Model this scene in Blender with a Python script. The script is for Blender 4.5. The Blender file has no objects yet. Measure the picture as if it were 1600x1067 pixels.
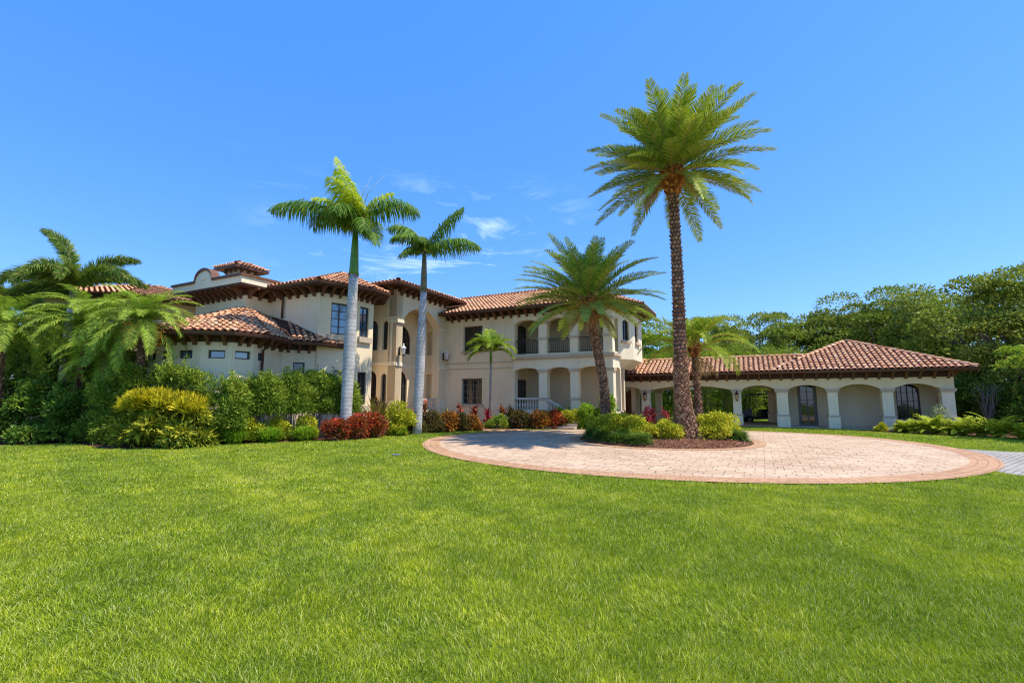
import bpy, math, random
import numpy as np
from mathutils import Vector, Matrix

S = bpy.context.scene
rad = math.radians
# ------------------------------------------------------------------ camera, sky, sun, exposure
F = 728.0; PITCH = math.atan(86.5 / F); HC = 1.7
cam = bpy.data.cameras.new('camera'); cam_o = bpy.data.objects.new('camera', cam)
S.collection.objects.link(cam_o); S.camera = cam_o
cam.sensor_width = 36; cam.lens = F / 1600 * 36; cam.clip_end = 2000; cam.clip_start = 0.05
cam_o.location = (0, 0, HC); cam_o.rotation_euler = (rad(90) + PITCH, 0, 0)

SUN_EL = rad(62); SUN_AZ = rad(-13)          # azimuth counted from +X towards +Y
sd = Vector((math.cos(SUN_EL) * math.cos(SUN_AZ), math.cos(SUN_EL) * math.sin(SUN_AZ), math.sin(SUN_EL)))
W = bpy.data.worlds.new('World'); S.world = W; W.use_nodes = True
nt = W.node_tree; nt.nodes.clear()
out = nt.nodes.new('ShaderNodeOutputWorld'); bg = nt.nodes.new('ShaderNodeBackground')
sky = nt.nodes.new('ShaderNodeTexSky'); sky.sky_type = 'NISHITA'; sky.sun_disc = False
sky.sun_elevation = SUN_EL; sky.sun_rotation = math.atan2(sd.x, sd.y)
sky.air_density = 1.1; sky.dust_density = 0.05; sky.ozone_density = 3.5; sky.altitude = 0
hs = nt.nodes.new('ShaderNodeHueSaturation'); hs.inputs['Saturation'].default_value = 1.0; hs.inputs['Hue'].default_value = .5
hs.inputs['Value'].default_value = 1.0
gm = nt.nodes.new('ShaderNodeGamma'); gm.inputs[1].default_value = 1.12
nt.links.new(sky.outputs[0], gm.inputs[0])
ml = nt.nodes.new('ShaderNodeMixRGB'); ml.blend_type = 'MULTIPLY'; ml.inputs[0].default_value = 1; ml.inputs[2].default_value = (.86, .90, .92, 1)
az = nt.nodes.new('ShaderNodeMixRGB'); az.inputs[0].default_value = .70; az.inputs[2].default_value = (.06, .80, 2.95, 1)
nt.links.new(gm.outputs[0], ml.inputs[1]); nt.links.new(ml.outputs[0], az.inputs[1]); nt.links.new(az.outputs[0], hs.inputs['Color'])
# faint wisps of cirrus low over the roofs
tc = nt.nodes.new('ShaderNodeTexCoord'); mp = nt.nodes.new('ShaderNodeMapping')
mp.inputs['Scale'].default_value = (2.2, 2.2, 9.0); mp.inputs['Rotation'].default_value = (0.1, 0.35, 0.2)
no = nt.nodes.new('ShaderNodeTexNoise'); no.inputs['Scale'].default_value = 2.6
no.inputs['Detail'].default_value = 9; no.inputs['Roughness'].default_value = 0.62; no.inputs['Distortion'].default_value = 0.7
rp = nt.nodes.new('ShaderNodeValToRGB'); rp.color_ramp.elements[0].position = 0.53; rp.color_ramp.elements[1].position = 0.80
sep = nt.nodes.new('ShaderNodeSeparateXYZ')
nt.links.new(tc.outputs['Generated'], mp.inputs[0]); nt.links.new(mp.outputs[0], no.inputs['Vector'])
nt.links.new(no.outputs[0], rp.inputs[0]); nt.links.new(tc.outputs['Generated'], sep.inputs[0])
def wmath(op, a, b=None, clamp=False):
    n = nt.nodes.new('ShaderNodeMath'); n.operation = op; n.use_clamp = clamp
    for i, v in enumerate((a, b)):
        if v is None: continue
        if isinstance(v, (int, float)): n.inputs[i].default_value = v
        else: nt.links.new(v, n.inputs[i])
    return n.outputs[0]
# a band of direction: elevation about 10-22 degrees, near the middle of the view
zc = wmath('ABSOLUTE', wmath('SUBTRACT', sep.outputs[2], 0.30))
zb = wmath('SUBTRACT', 1.0, wmath('MULTIPLY', zc, 6.5), True)
xc = wmath('ABSOLUTE', wmath('SUBTRACT', sep.outputs[0], -0.13))
xb = wmath('SUBTRACT', 1.0, wmath('MULTIPLY', xc, 2.6), True)
fac = wmath('MULTIPLY', wmath('MULTIPLY', rp.outputs[0], zb), wmath('MULTIPLY', xb, 1.3), True)
mx = nt.nodes.new('ShaderNodeMixRGB'); mx.inputs[2].default_value = (3.4, 4.2, 5.2, 1)
nt.links.new(fac, mx.inputs[0]); nt.links.new(hs.outputs[0], mx.inputs[1])
bg.inputs['Strength'].default_value = 0.15
nt.links.new(mx.outputs[0], bg.inputs['Color']); nt.links.new(bg.outputs[0], out.inputs[0])

sl = bpy.data.lights.new('sun', 'SUN'); so = bpy.data.objects.new('sun', sl); S.collection.objects.link(so)
sl.energy = 2.7; sl.angle = rad(0.53); sl.color = (1.0, 0.95, 0.85)
so.rotation_euler = sd.to_track_quat('Z', 'Y').to_euler(); so.location = (30, 0, 40)
S.view_settings.view_transform = 'Standard'; S.view_settings.look = 'None'
S.view_settings.exposure = 1.18; S.view_settings.gamma = 1.0; S.view_settings.use_curve_mapping = False
S.cycles.max_bounces = 7; S.cycles.diffuse_bounces = 4; S.cycles.transparent_max_bounces = 8
S.cycles.use_denoising = True; S.cycles.denoising_prefilter = 'NONE'; S.cycles.filter_width = 1.15; S.cycles.sample_clamp_indirect = 4.0

RNG = np.random.default_rng(7); R = random.Random(11)

# ------------------------------------------------------------------ materials
def rgb(*c): return (c[0], c[1], c[2], 1.0)
class NB:
    def __init__(s, name):
        s.m = bpy.data.materials.new(name); s.m.use_nodes = True; s.t = s.m.node_tree
        s.b = s.t.nodes['Principled BSDF']; s.out = s.t.nodes['Material Output']
    def n(s, typ, ins=None, **kw):
        x = s.t.nodes.new(typ)
        for k, v in kw.items(): setattr(x, k, v)
        for k, v in (ins or {}).items():
            if isinstance(v, bpy.types.NodeSocket): s.t.links.new(v, x.inputs[k])
            else: x.inputs[k].default_value = v
        return x
    def l(s, a, b): s.t.links.new(a, b)
    def ramp(s, fac, stops, interp='LINEAR'):
        x = s.n('ShaderNodeValToRGB'); cr = x.color_ramp; cr.interpolation = interp
        while len(cr.elements) < len(stops): cr.elements.new(0.5)
        for e, (p, c) in zip(cr.elements, stops): e.position = p; e.color = rgb(*c)
        s.l(fac, x.inputs[0]); return x.outputs[0]
    def coord(s, kind='Object'): return s.n('ShaderNodeTexCoord').outputs[kind]
    def noise(s, vec, scale, detail=4, rough=.55, dist=0):
        x = s.n('ShaderNodeTexNoise', {'Scale': scale, 'Detail': detail, 'Roughness': rough, 'Distortion': dist})
        s.l(vec, x.inputs['Vector']); return x.outputs[0]
    def mix(s, fac, a, b, blend='MIX'):
        x = s.n('ShaderNodeMixRGB', blend_type=blend)
        for i, v in enumerate((fac, a, b)):
            if isinstance(v, bpy.types.NodeSocket): s.l(v, x.inputs[i])
            elif i == 0: x.inputs[0].default_value = v
            else: x.inputs[i].default_value = rgb(*v)
        return x.outputs[0]
    def bump(s, h, strength=.3, dist=.02):
        x = s.n('ShaderNodeBump', {'Strength': strength, 'Distance': dist}); s.l(h, x.inputs['Height'])
        s.l(x.outputs[0], s.b.inputs['Normal'])
    def base(s, col, rough=.8, spec=.3, metal=0):
        if isinstance(col, bpy.types.NodeSocket): s.l(col, s.b.inputs['Base Color'])
        else: s.b.inputs['Base Color'].default_value = rgb(*col)
        s.b.inputs['Roughness'].default_value = rough; s.b.inputs['Specular IOR Level'].default_value = spec
        s.b.inputs['Metallic'].default_value = metal
        return s.m

def mat_stucco(name, c, var=.12):
    k = NB(name); co = k.coord()
    n1 = k.noise(co, .7, 5, .6); n2 = k.noise(co, 9, 4, .6); n3 = k.noise(co, 3, 2, .5)
    mp = k.n('ShaderNodeMapping', {'Scale': (2.5, 2.5, .25)}); k.l(co, mp.inputs[0])
    st = k.noise(mp.outputs[0], 1.6, 5, .65)
    d = tuple(v * (1 - var) for v in c); e = tuple(min(1, v * (1 + var * .5)) for v in c)
    c1 = k.ramp(n1, [(.3, d), (.7, e)])
    c2 = k.mix(.25, c1, k.ramp(n2, [(.3, tuple(v * .88 for v in c)), (.7, e)]))
    c3 = k.mix(k.ramp(st, [(.48, (0, 0, 0)), (.8, (.42, .42, .42))]), c2, tuple(v * .72 for v in c))
    k.bump(n3, .10, .02)
    return k.base(c3, .9, .15)
def mat_simple(name, c, rough=.6, spec=.3, metal=0, var=.25, scale=6, bump=.15):
    k = NB(name); co = k.coord(); n = k.noise(co, scale, 5, .6)
    col = k.ramp(n, [(.3, tuple(v * (1 - var) for v in c)), (.7, tuple(min(1, v * (1 + var * .6)) for v in c))])
    if bump: k.bump(k.noise(co, scale * 6, 3, .6), bump, .01)
    return k.base(col, rough, spec, metal)
def mat_tile():
    k = NB('terracotta_tile'); g = k.n('ShaderNodeNewGeometry'); co = k.coord()
    r = g.outputs['Random Per Island']
    c = k.ramp(r, [(0, (.36, .15, .09)), (.1, (.56, .24, .11)), (.3, (.68, .31, .14)), (.55, (.75, .38, .18)), (.8, (.78, .43, .22)), (.92, (.60, .25, .12)), (1, (.80, .52, .32))])
    n = k.noise(co, 1.0, 5, .6); n2 = k.noise(co, 14, 4, .7)
    c = k.mix(k.ramp(n2, [(.42, (0, 0, 0)), (.72, (.42, .42, .42))]), c, (.22, .09, .06))
    c = k.mix(k.ramp(n, [(.4, (0, 0, 0)), (.75, (.35, .35, .35))]), c, (.66, .44, .29))
    k.bump(n2, .3, .01)
    return k.base(c, .75, .25)
def mat_leaf(name, stops, trans=.3, patch=None, rough=.6, spec=.15, patch_scale=1.3):
    """colour by leaf, with patches of new growth that are a colour of their own"""
    k = NB(name); g = k.n('ShaderNodeNewGeometry'); co = k.coord()
    c = k.ramp(g.outputs['Random Per Island'], stops)
    if patch:
        f = k.ramp(k.noise(co, patch_scale, 3, .6), [(.44, (0, 0, 0)), (.60, (1, 1, 1))])
        c2 = k.ramp(g.outputs['Random Per Island'], patch)
        c = k.mix(f, c, c2)
    k.base(c, rough, spec)
    if trans:
        tr = k.n('ShaderNodeBsdfTranslucent'); k.l(k.mix(.5, c, (.25, .35, .03)), tr.inputs[0])
        ms = k.n('ShaderNodeMixShader', {0: trans}); k.l(k.b.outputs[0], ms.inputs[1]); k.l(tr.outputs[0], ms.inputs[2])
        k.l(ms.outputs[0], k.out.inputs[0])
    return k.m
def G(a, b, c, d=None):
    a, b, c = [tuple(min(.8, v * LB * w_) for v, w_ in zip(q, LT)) for q in (a, b, c)]
    return [(0, a), (.5, b), (1, c)] if d is None else [(0, a), (.4, b), (.75, c), (1, d)]

LB = 1.25; LT = (1.22, 1.04, .8)
def GB(*a): return G(*[tuple(v * 1.3 for v in q) for q in a])
M = {}
M['stucco'] = mat_stucco('cream_stucco', (.89, .71, .455))
M['stucco_light'] = mat_stucco('pale_stucco_trim', (.89, .76, .535), .08)
M['stucco_shade'] = mat_stucco('shaded_stucco', (.70, .55, .36))  # darker copy of the cream stucco, shade of the recesses put into its colour
M['stone'] = mat_stucco('tan_stone_trim', (.60, .475, .34), .2)
M['wood'] = mat_simple('dark_brown_wood', (.075, .032, .018), .6, .3, 0, .3, 5)
M['woodmid'] = mat_simple('reddish_brown_wood', (.17, .075, .042), .55, .3, 0, .3, 5)
M['gutter'] = mat_simple('bronze_gutter', (.12, .055, .035), .45, .4, .3, .2, 3)
M['tile'] = mat_tile()
M['tilebase'] = mat_simple('roof_underlay', (.10, .045, .03), .9, .1)
M['frame'] = mat_simple('bronze_window_frame', (.055, .042, .035), .45, .4)
M['greyframe'] = mat_simple('grey_door_frame', (.17, .15, .135), .5, .3)
M['iron'] = mat_simple('black_iron', (.03, .024, .02), .5, .4)
M['white'] = mat_simple('white_lantern_glass', (.75, .72, .66), .35, .5, 0, .08)
M['whitepaint'] = mat_simple('off_white_balustrade', (.62, .56, .47), .7, .2, 0, .1)
M['amber'] = mat_simple('amber_lantern_glass', (.55, .34, .18), .3, .5, 0, .1)
M['black'] = mat_simple('black_cart_body', (.015, .015, .016), .35, .5)
M['rubber'] = mat_simple('tyre_rubber', (.012, .012, .012), .8, .2)
M['steel'] = mat_simple('grey_rim', (.35, .35, .36), .4, .5, .6)
def glass(name, c, r=.03, ior=1.75):
    k = NB(name); k.base(c, r, .5); k.b.inputs['IOR'].default_value = ior
    co = k.coord(); k.bump(k.noise(co, 2.2, 2, .5), .06, .03); return k.m
M['glass'] = glass('window_glass', (.016, .02, .024))
M['glassblue'] = glass('sky_tinted_glass', (.05, .11, .17), .05, 2.4)  # blue of the reflected sky is put into the base colour

def mat_door():
    k = NB('reddish_plank_door'); co = k.coord('Object')
    mp = k.n('ShaderNodeMapping', {'Scale': (5, 5, .4)}); k.l(co, mp.inputs[0])
    n = k.noise(mp.outputs[0], 2.5, 5, .6)
    k.bump(n, .4, .02)
    return k.base(k.ramp(n, [(.3, (.13, .035, .018)), (.7, (.36, .115, .055))]), .5, .35)
M['door'] = mat_door()

def mat_pavers(name, ca, cb, mortar, rot, w, h, polar=False):
    k = NB(name)
    co = k.coord('UV') if polar else k.coord('Object')
    mp = k.n('ShaderNodeMapping', {'Rotation': (0, 0, rot)}); k.l(co, mp.inputs[0])
    wn = k.n('ShaderNodeTexNoise', {'Scale': 1.2, 'Detail': 2.0}); k.l(co, wn.inputs['Vector'])
    va = k.n('ShaderNodeVectorMath', operation='MULTIPLY_ADD'); k.l(wn.outputs['Color'], va.inputs[0])
    va.inputs[1].default_value = (.05, .05, 0); k.l(mp.outputs[0], va.inputs[2])
    br = k.n('ShaderNodeTexBrick', {'Scale': 1.0, 'Mortar Size': .013, 'Mortar Smooth': .2, 'Bias': -.1, 'Brick Width': w, 'Row Height': h,
        'Color1': rgb(*ca), 'Color2': rgb(*cb), 'Mortar': rgb(*mortar)}, offset=.5, squash=1.35 if not polar else 1, squash_frequency=3)
    k.l(va.outputs[0], br.inputs['Vector'])
    n1 = k.noise(k.coord('Object'), .45, 5, .6); n2 = k.noise(k.coord('Object'), 5, 5, .7)
    c = k.mix(k.ramp(n2, [(.35, (0, 0, 0)), (.8, (.55, .55, .55))]), br.outputs['Color'], tuple(v * .62 for v in ca))
    c = k.mix(k.ramp(n1, [(.4, (0, 0, 0)), (.7, (.35, .35, .35))]), c, tuple(min(1, v * 1.12) for v in cb))
    n3 = k.noise(k.coord('Object'), 60, 3, .6)
    hm = k.n('ShaderNodeMath', {0: br.outputs['Fac'], 1: -1.0}, operation='MULTIPLY')
    ha = k.n('ShaderNodeMath', {0: hm.outputs[0], 1: n3}, operation='ADD')
    k.bump(ha.outputs[0], .5, .008)
    return k.base(c, .85, .2)
M['paver'] = mat_pavers('pink_cream_pavers', (.50, .325, .20), (.68, .49, .325), (.13, .085, .065), rad(28), .40, .24)
M['paver_border'] = mat_pavers('terracotta_border_pavers', (.46, .245, .125), (.58, .345, .19), (.24, .13, .09), 0, .20, .20, True)
M['paver_grey'] = mat_pavers('grey_pavers', (.33, .285, .235), (.46, .41, .345), (.10, .09, .075), rad(-35), .22, .14)

def mat_lawn():
    k = NB('lawn_ground'); co = k.coord()
    n = k.noise(co, .35, 5, .6, .5); n2 = k.noise(co, 30, 4, .7)
    c = k.ramp(n, [(.3, (.10, .15, .012)), (.55, (.17, .23, .016)), (.8, (.26, .29, .03))])
    c = k.mix(k.ramp(n2, [(.35, (.65, .65, .65)), (.65, (0, 0, 0))]), c, (.035, .07, .008))
    k.bump(n2, .6, .04)
    return k.base(c, .9, .1)
M['lawn'] = mat_lawn()
def mat_grass():
    k = NB('grass_blades'); co = k.coord(); g = k.n('ShaderNodeNewGeometry')
    n = k.noise(co, .32, 5, .62, .6); n2 = k.noise(co, 2.6, 5, .7)
    a = k.ramp(n, [(.30, (.13, .20, .008)), (.43, (.40, .47, .014)), (.55, (.72, .70, .025)), (.68, (.92, .82, .12))])
    wb = k.n('ShaderNodeTexWave', {'Scale': .32, 'Distortion': 3.0, 'Detail': 2, 'Detail Scale': .6}, bands_direction='DIAGONAL'); k.l(co, wb.inputs['Vector'])
    a = k.mix(k.ramp(wb.outputs[0], [(.35, (0, 0, 0)), (.75, (.28, .28, .28))]), a, (.15, .27, .015))
    a = k.mix(k.ramp(n2, [(.38, (0, 0, 0)), (.66, (.75, .75, .75))]), a, (.13, .21, .010))
    c = k.mix(.45, a, k.ramp(g.outputs['Random Per Island'], [(0, (.03, .07, .006)), (.36, (.20, .34, .014)), (.72, (.56, .66, .05)), (.86, (.86, .78, .28)), (1, (.90, .82, .50))]))
    k.base(c, .65, .08)
    tr = k.n('ShaderNodeBsdfTranslucent'); k.l(k.mix(.4, c, (.42, .50, .02)), tr.inputs[0])
    ms = k.n('ShaderNodeMixShader', {0: .35}); k.l(k.b.outputs[0], ms.inputs[1]); k.l(tr.outputs[0], ms.inputs[2])
    k.l(ms.outputs[0], k.out.inputs[0]); return k.m
M['grass'] = mat_grass()
M['mulch'] = mat_simple('mulch', (.16, .075, .045), .95, .1, 0, .5, 18, .8)
M['chips'] = mat_leaf('mulch_chips', G((.07, .03, .02), (.20, .095, .06), (.33, .19, .13)), 0)

M['royal_leaf'] = mat_leaf('royal_palm_leaflets', G((.035, .10, .014), (.075, .18, .024), (.16, .28, .045)), .3)
M['royal_spear'] = mat_leaf('new_palm_leaflets', G((.22, .38, .02), (.38, .50, .025), (.50, .56, .05)), .45)
M['date_leaf'] = mat_leaf('date_palm_leaflets', GB((.08, .15, .022), (.17, .26, .035), (.30, .36, .06), (.38, .38, .13)), .25)
M['dry_leaf'] = mat_leaf('dry_palm_leaflets', G((.16, .10, .05), (.30, .19, .09), (.42, .30, .16)), .1)
M['date_leaf2'] = mat_leaf('grey_green_palm_leaflets', GB((.09, .17, .035), (.20, .31, .06), (.34, .44, .10)), .25)
M['date_gold'] = mat_leaf('golden_palm_leaflets', G((.20, .25, .02), (.34, .36, .03), (.44, .40, .06)), .3)
M['pygmy_leaf'] = mat_leaf('pygmy_palm_leaflets', GB((.07, .15, .018), (.17, .28, .035), (.32, .42, .07)), .3)
M['foxtail_leaf'] = mat_leaf('foxtail_palm_leaflets', GB((.03, .085, .014), (.065, .14, .022), (.14, .20, .04), (.34, .27, .10)), .25)
M['small_leaf'] = mat_leaf('young_palm_leaflets', G((.09, .19, .02), (.20, .32, .03), (.34, .42, .06)), .35)
M['rachis'] = mat_simple('palm_rachis', (.34, .30, .09), .5, .3, 0, .2, 4)
M['rachis_gold'] = mat_simple('golden_leaf_stem', (.46, .26, .055), .5, .3, 0, .25, 4)
M['fruit'] = mat_leaf('fruit_cluster', G((.30, .10, .02), (.50, .22, .05), (.58, .34, .10)), 0)
def mat_royaltrunk():
    k = NB('royal_palm_trunk'); co = k.coord()
    wv = k.n('ShaderNodeTexWave', {'Scale': 1.9, 'Distortion': 4.5, 'Detail': 4, 'Detail Scale': 2.5}, bands_direction='Z'); k.l(co, wv.inputs['Vector'])
    n = k.noise(co, 2.6, 5, .65); n2 = k.noise(co, 16, 4, .6)
    c = k.ramp(n, [(.3, (.33, .30, .27)), (.5, (.48, .45, .42)), (.72, (.62, .59, .56))])
    c = k.mix(k.ramp(wv.outputs[0], [(.0, (.40, .40, .40)), (.22, (0, 0, 0))]), c, (.17, .135, .11))
    c = k.mix(k.ramp(n2, [(.5, (0, 0, 0)), (.8, (.5, .5, .5))]), c, (.22, .18, .14))
    k.bump(wv.outputs[0], .18, .015); return k.base(c, .85, .15)
M['royaltrunk'] = mat_royaltrunk()
M['crownshaft'] = mat_simple('green_crownshaft', (.115, .24, .022), .4, .4, 0, .3, 3, .05)
M['crownshaft_dry'] = mat_simple('dry_crownshaft', (.17, .15, .07), .6, .3, 0, .4, 4, .1)
M['boot'] = mat_leaf('leaf_boots', G((.11, .06, .04), (.21, .125, .09), (.33, .215, .16)), 0, rough=.85, spec=.1)
M['boot_gold'] = mat_leaf('fresh_leaf_boots', G((.10, .035, .015), (.24, .10, .035), (.44, .23, .08)), 0, rough=.8, spec=.1)
M['palmbark'] = mat_simple('date_palm_bark', (.13, .075, .052), .95, .1, 0, .4, 12, .8)
M['bark'] = mat_simple('grey_brown_bark', (.17, .14, .115), .95, .1, 0, .4, 8, .8)
M['twig'] = mat_simple('weathered_twigs', (.24, .20, .16), .9, .1, 0, .35, 8, .5)
M['palebark'] = mat_simple('pale_bare_bark', (.36, .31, .26), .9, .1, 0, .3, 8, .5)

# ------------------------------------------------------------------ mesh building and tagging
OFF = {}
class MB:
    def __init__(s): s.v = []; s.f = []; s.mi = []
    def add(s, vs, fs, mi=0):
        o = len(s.v); s.v += [tuple(p) for p in vs]; s.f += [tuple(i + o for i in f) for f in fs]; s.mi += [mi] * len(fs)
    def prism(s, top, bot, mi=0):
        n = len(top); s.add(list(top) + list(bot), [tuple(range(n)), tuple(range(2 * n - 1, n - 1, -1))] + [(i, i + n, (i + 1) % n + n, (i + 1) % n) for i in range(n)], mi)
    def box(s, x0, x1, y0, y1, z0, z1, mi=0):
        s.prism([(x0, y0, z1), (x1, y0, z1), (x1, y1, z1), (x0, y1, z1)], [(x0, y0, z0), (x1, y0, z0), (x1, y1, z0), (x0, y1, z0)], mi)
    def obox(s, p, d, n, s0, s1, t0, t1, z0, z1, mi=0):
        """box in a wall frame: p origin, d along the wall, n outward"""
        q = [(p[0] + d[0] * a + n[0] * b, p[1] + d[1] * a + n[1] * b) for a, b in ((s0, t0), (s1, t0), (s1, t1), (s0, t1))]
        s.prism([(x, y, z1) for x, y in q], [(x, y, z0) for x, y in q], mi)
    def tube(s, pts, rs, k=8, mi=0, cap=True):
        pts = [Vector(p) for p in pts]; n = len(pts); vs = []
        up = Vector((0, 0, 1)) if abs((pts[-1] - pts[0]).normalized().z) < .9 else Vector((1, 0, 0))
        for i, p in enumerate(pts):
            t = (pts[min(i + 1, n - 1)] - pts[max(i - 1, 0)]).normalized()
            a = t.cross(up).normalized(); b = a.cross(t)
            r = rs[i] if hasattr(rs, '__len__') else rs
            for j in range(k):
                w = 2 * math.pi * j / k; vs.append(p + (a * math.cos(w) + b * math.sin(w)) * r)
        fs = [(i * k + j, i * k + (j + 1) % k, (i + 1) * k + (j + 1) % k, (i + 1) * k + j) for i in range(n - 1) for j in range(k)]
        if cap: fs += [tuple(range(k))[::-1], tuple(range((n - 1) * k, n * k))]
        s.add(vs, fs, mi)
    def lathe(s, c, prof, k=12, mi=0):
        vs = [(c[0] + r * math.cos(2 * math.pi * j / k), c[1] + r * math.sin(2 * math.pi * j / k), c[2] + z) for r, z in prof for j in range(k)]
        n = len(prof)
        s.add(vs, [(i * k + j, i * k + (j + 1) % k, (i + 1) * k + (j + 1) % k, (i + 1) * k + j) for i in range(n - 1) for j in range(k)] + [tuple(range(k))[::-1], tuple(range((n - 1) * k, n * k))], mi)

def link(name, me, mats, parent=None, smooth=False):
    for m in (mats if isinstance(mats, (list, tuple)) else [mats]): me.materials.append(m)
    o = bpy.data.objects.new(name, me); S.collection.objects.link(o)
    if parent: o.parent = parent
    if smooth: me.polygons.foreach_set('use_smooth', [True] * len(me.polygons))
    return o
def build(name, mb, mats, parent=None, smooth=False, world=True):
    """parts given in world coordinates are moved into the frame of their thing"""
    off = OFF.get(parent.name, Vector((0, 0, 0))) if (parent and world) else Vector((0, 0, 0))
    me = bpy.data.meshes.new(name)
    me.from_pydata([(v[0] - off[0], v[1] - off[1], v[2] - off[2]) for v in mb.v], [], mb.f); me.update()
    o = link(name, me, mats, parent, smooth)
    if any(mb.mi): me.polygons.foreach_set('material_index', mb.mi)
    OFF[o.name] = off if parent else Vector((0, 0, 0))
    return o
def thing(name, label, cat, loc=(0, 0, 0), group=None, rz=0):
    o = bpy.data.objects.new(name, None); S.collection.objects.link(o); o.location = loc; o.rotation_euler = (0, 0, rz)
    o['label'] = label; o['category'] = cat
    if group: o['group'] = group
    OFF[o.name] = Vector(loc); return o
def npmesh(name, V, Q, mats, parent=None, mi=None, smooth=False):
    """V (n,3) array, Q (m,4) quads"""
    me = bpy.data.meshes.new(name); n, m = len(V), len(Q)
    me.vertices.add(n); me.vertices.foreach_set('co', np.ascontiguousarray(V, dtype=np.float32).ravel())
    me.loops.add(m * 4); me.loops.foreach_set('vertex_index', np.ascontiguousarray(Q, dtype=np.int32).ravel())
    me.polygons.add(m); me.polygons.foreach_set('loop_start', np.arange(0, m * 4, 4, dtype=np.int32))
    if mi is not None: me.polygons.foreach_set('material_index', np.asarray(mi, dtype=np.int32))
    me.update(calc_edges=True)
    return link(name, me, mats, parent, smooth)
def sheet(name, pts, z, mat, kind='structure'):
    mb = MB(); mb.add([(x, y, z) for x, y in pts], [tuple(range(len(pts)))])
    o = build(name, mb, mat); o['kind'] = kind; return o

# house frame: a runs along the fronts, b away from the camera
U = (.893, -.45); V_ = (.45, .893)
def H(a, b, z=None):
    x, y = a * U[0] + b * V_[0], a * U[1] + b * V_[1]
    return (x, y) if z is None else (x, y, z)
def toab(x, y): return (x * U[0] + y * U[1], x * V_[0] + y * V_[1])
def A(px, b):
    """position along a front b=const of something seen at column px near eye level"""
    k = (px - 800) / 733.0
    return b * (k * V_[1] - V_[0]) / (U[0] - k * U[1])

# ------------------------------------------------------------------ ground
sheet('ground', [(-400, -60), (400, -60), (400, 700), (-400, 700)], -.02, M['lawn'])
DC = (5.9, 18.6); DR = 9.25; IR = 3.2
BK = 6.45 / 9.25      # the far side of the drive is flatter than the near side
def fl(r, w, c, big): y = r * math.sin(w); return (c[0] + r * math.cos(w), c[1] + (y * (BK if (big and y > 0) else 1)))
def ring(c, r0, r1, z, name, mat, n=160):
    vs = []; fs = []; uv = []
    for i in range(n):
        w = 2 * math.pi * i / n
        for r in (r0, r1): vs.append((*fl(r, w, c, r1 > 5), z))
    for i in range(n):
        j = (i + 1) % n; fs.append((2 * i, 2 * i + 1, 2 * j + 1, 2 * j))
        a0, a1 = i * 2 * math.pi / n * r1, (i + 1) * 2 * math.pi / n * r1
        uv += [(a0, r0), (a0, r1), (a1, r1), (a1, r0)]
    me = bpy.data.meshes.new(name); me.from_pydata(vs, [], fs); l = me.uv_layers.new(name='UV')
    l.data.foreach_set('uv', [c for p in uv for c in p]); me.update()
    o = link(name, me, mat); o['kind'] = 'structure'; return o
def circ(c, r, n=160): return [fl(r, 2 * math.pi * i / n, c, r > 5) for i in range(n)]
LEFT_BED = [(-40, 14), (-20, 15.6), (-17.8, 16.6), (-16.4, 17.6), (-14.8, 16.5), (-13.1, 15.5), (-12.2, 16.0), (-10.3, 17.0), (-7.5, 18.6), (-6.3, 20.3), (-5.3, 22.4), (-3.4, 24.0), (-1.6, 23.8), (-1.1, 24.6), (-1.9, 26.3), (-4, 28), (-12, 30), (-40, 34)]
sheet('mulch_bed_left', LEFT_BED, .006, M['mulch'])
MID_BED = [(-.9, 25.6), (.2, 24.9), (2.0, 24.9), (4.3, 25.3), (7.3, 25.3), (9.4, 25.2), (9.9, 27.0), (4, 31.2), (-2, 33)]
sheet('mulch_bed_middle', MID_BED, .006, M['mulch'])
RIGHT_BED = [H(4.6, 29.0), H(7, 28.1), H(10, 27.2), (26, 18.0), (40, 14.0), (60, 20), (50, 45), (26, 40), (24.8, 25.6)]
sheet('mulch_bed_right', RIGHT_BED, .006, M['mulch'])
path_pts = [(-2.6, 25.0), (-1.3, 23.3), (1.6, 23.6), (.3, 25.0), (-.6, 26.0), (-2.2, 27.6), (-4.5, 30.8), (-6.2, 29.6)]
sheet('entrance_path', path_pts, .012, M['paver_border'])
sheet('grey_driveway', [(11.0, 10.4), (13, 9.95), (20, 9.5), (40, 9.0), (40, 12.0), (22, 13.0), (17.5, 13.6), (15.3, 14.9), (14.1, 16.4), (13.2, 17.6), (12, 18)], .010, M['paver_grey'])
sheet('paved_circle', circ(DC, DR - .62), .020, M['paver'])
ring(DC, DR - .62, DR, .024, 'paved_circle_border', M['paver_border'])
ring(DC, IR, IR + .4, .028, 'island_border', M['paver_border'])
# the island rises gently to its middle
mb = MB(); n = 48; prof = [(IR, .03), (IR - .12, .075), (IR - .7, .16), (IR - 1.8, .24), (.01, .27)]
mb.add([(DC[0] + r * math.cos(2 * math.pi * j / n), DC[1] + r * math.sin(2 * math.pi * j / n), z) for r, z in prof for j in range(n)],
       [(i * n + j, i * n + (j + 1) % n, (i + 1) * n + (j + 1) % n, (i + 1) * n + j) for i in range(4) for j in range(n)])
o = build('island_ground', mb, M['mulch'], smooth=True); o['kind'] = 'structure'

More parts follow.
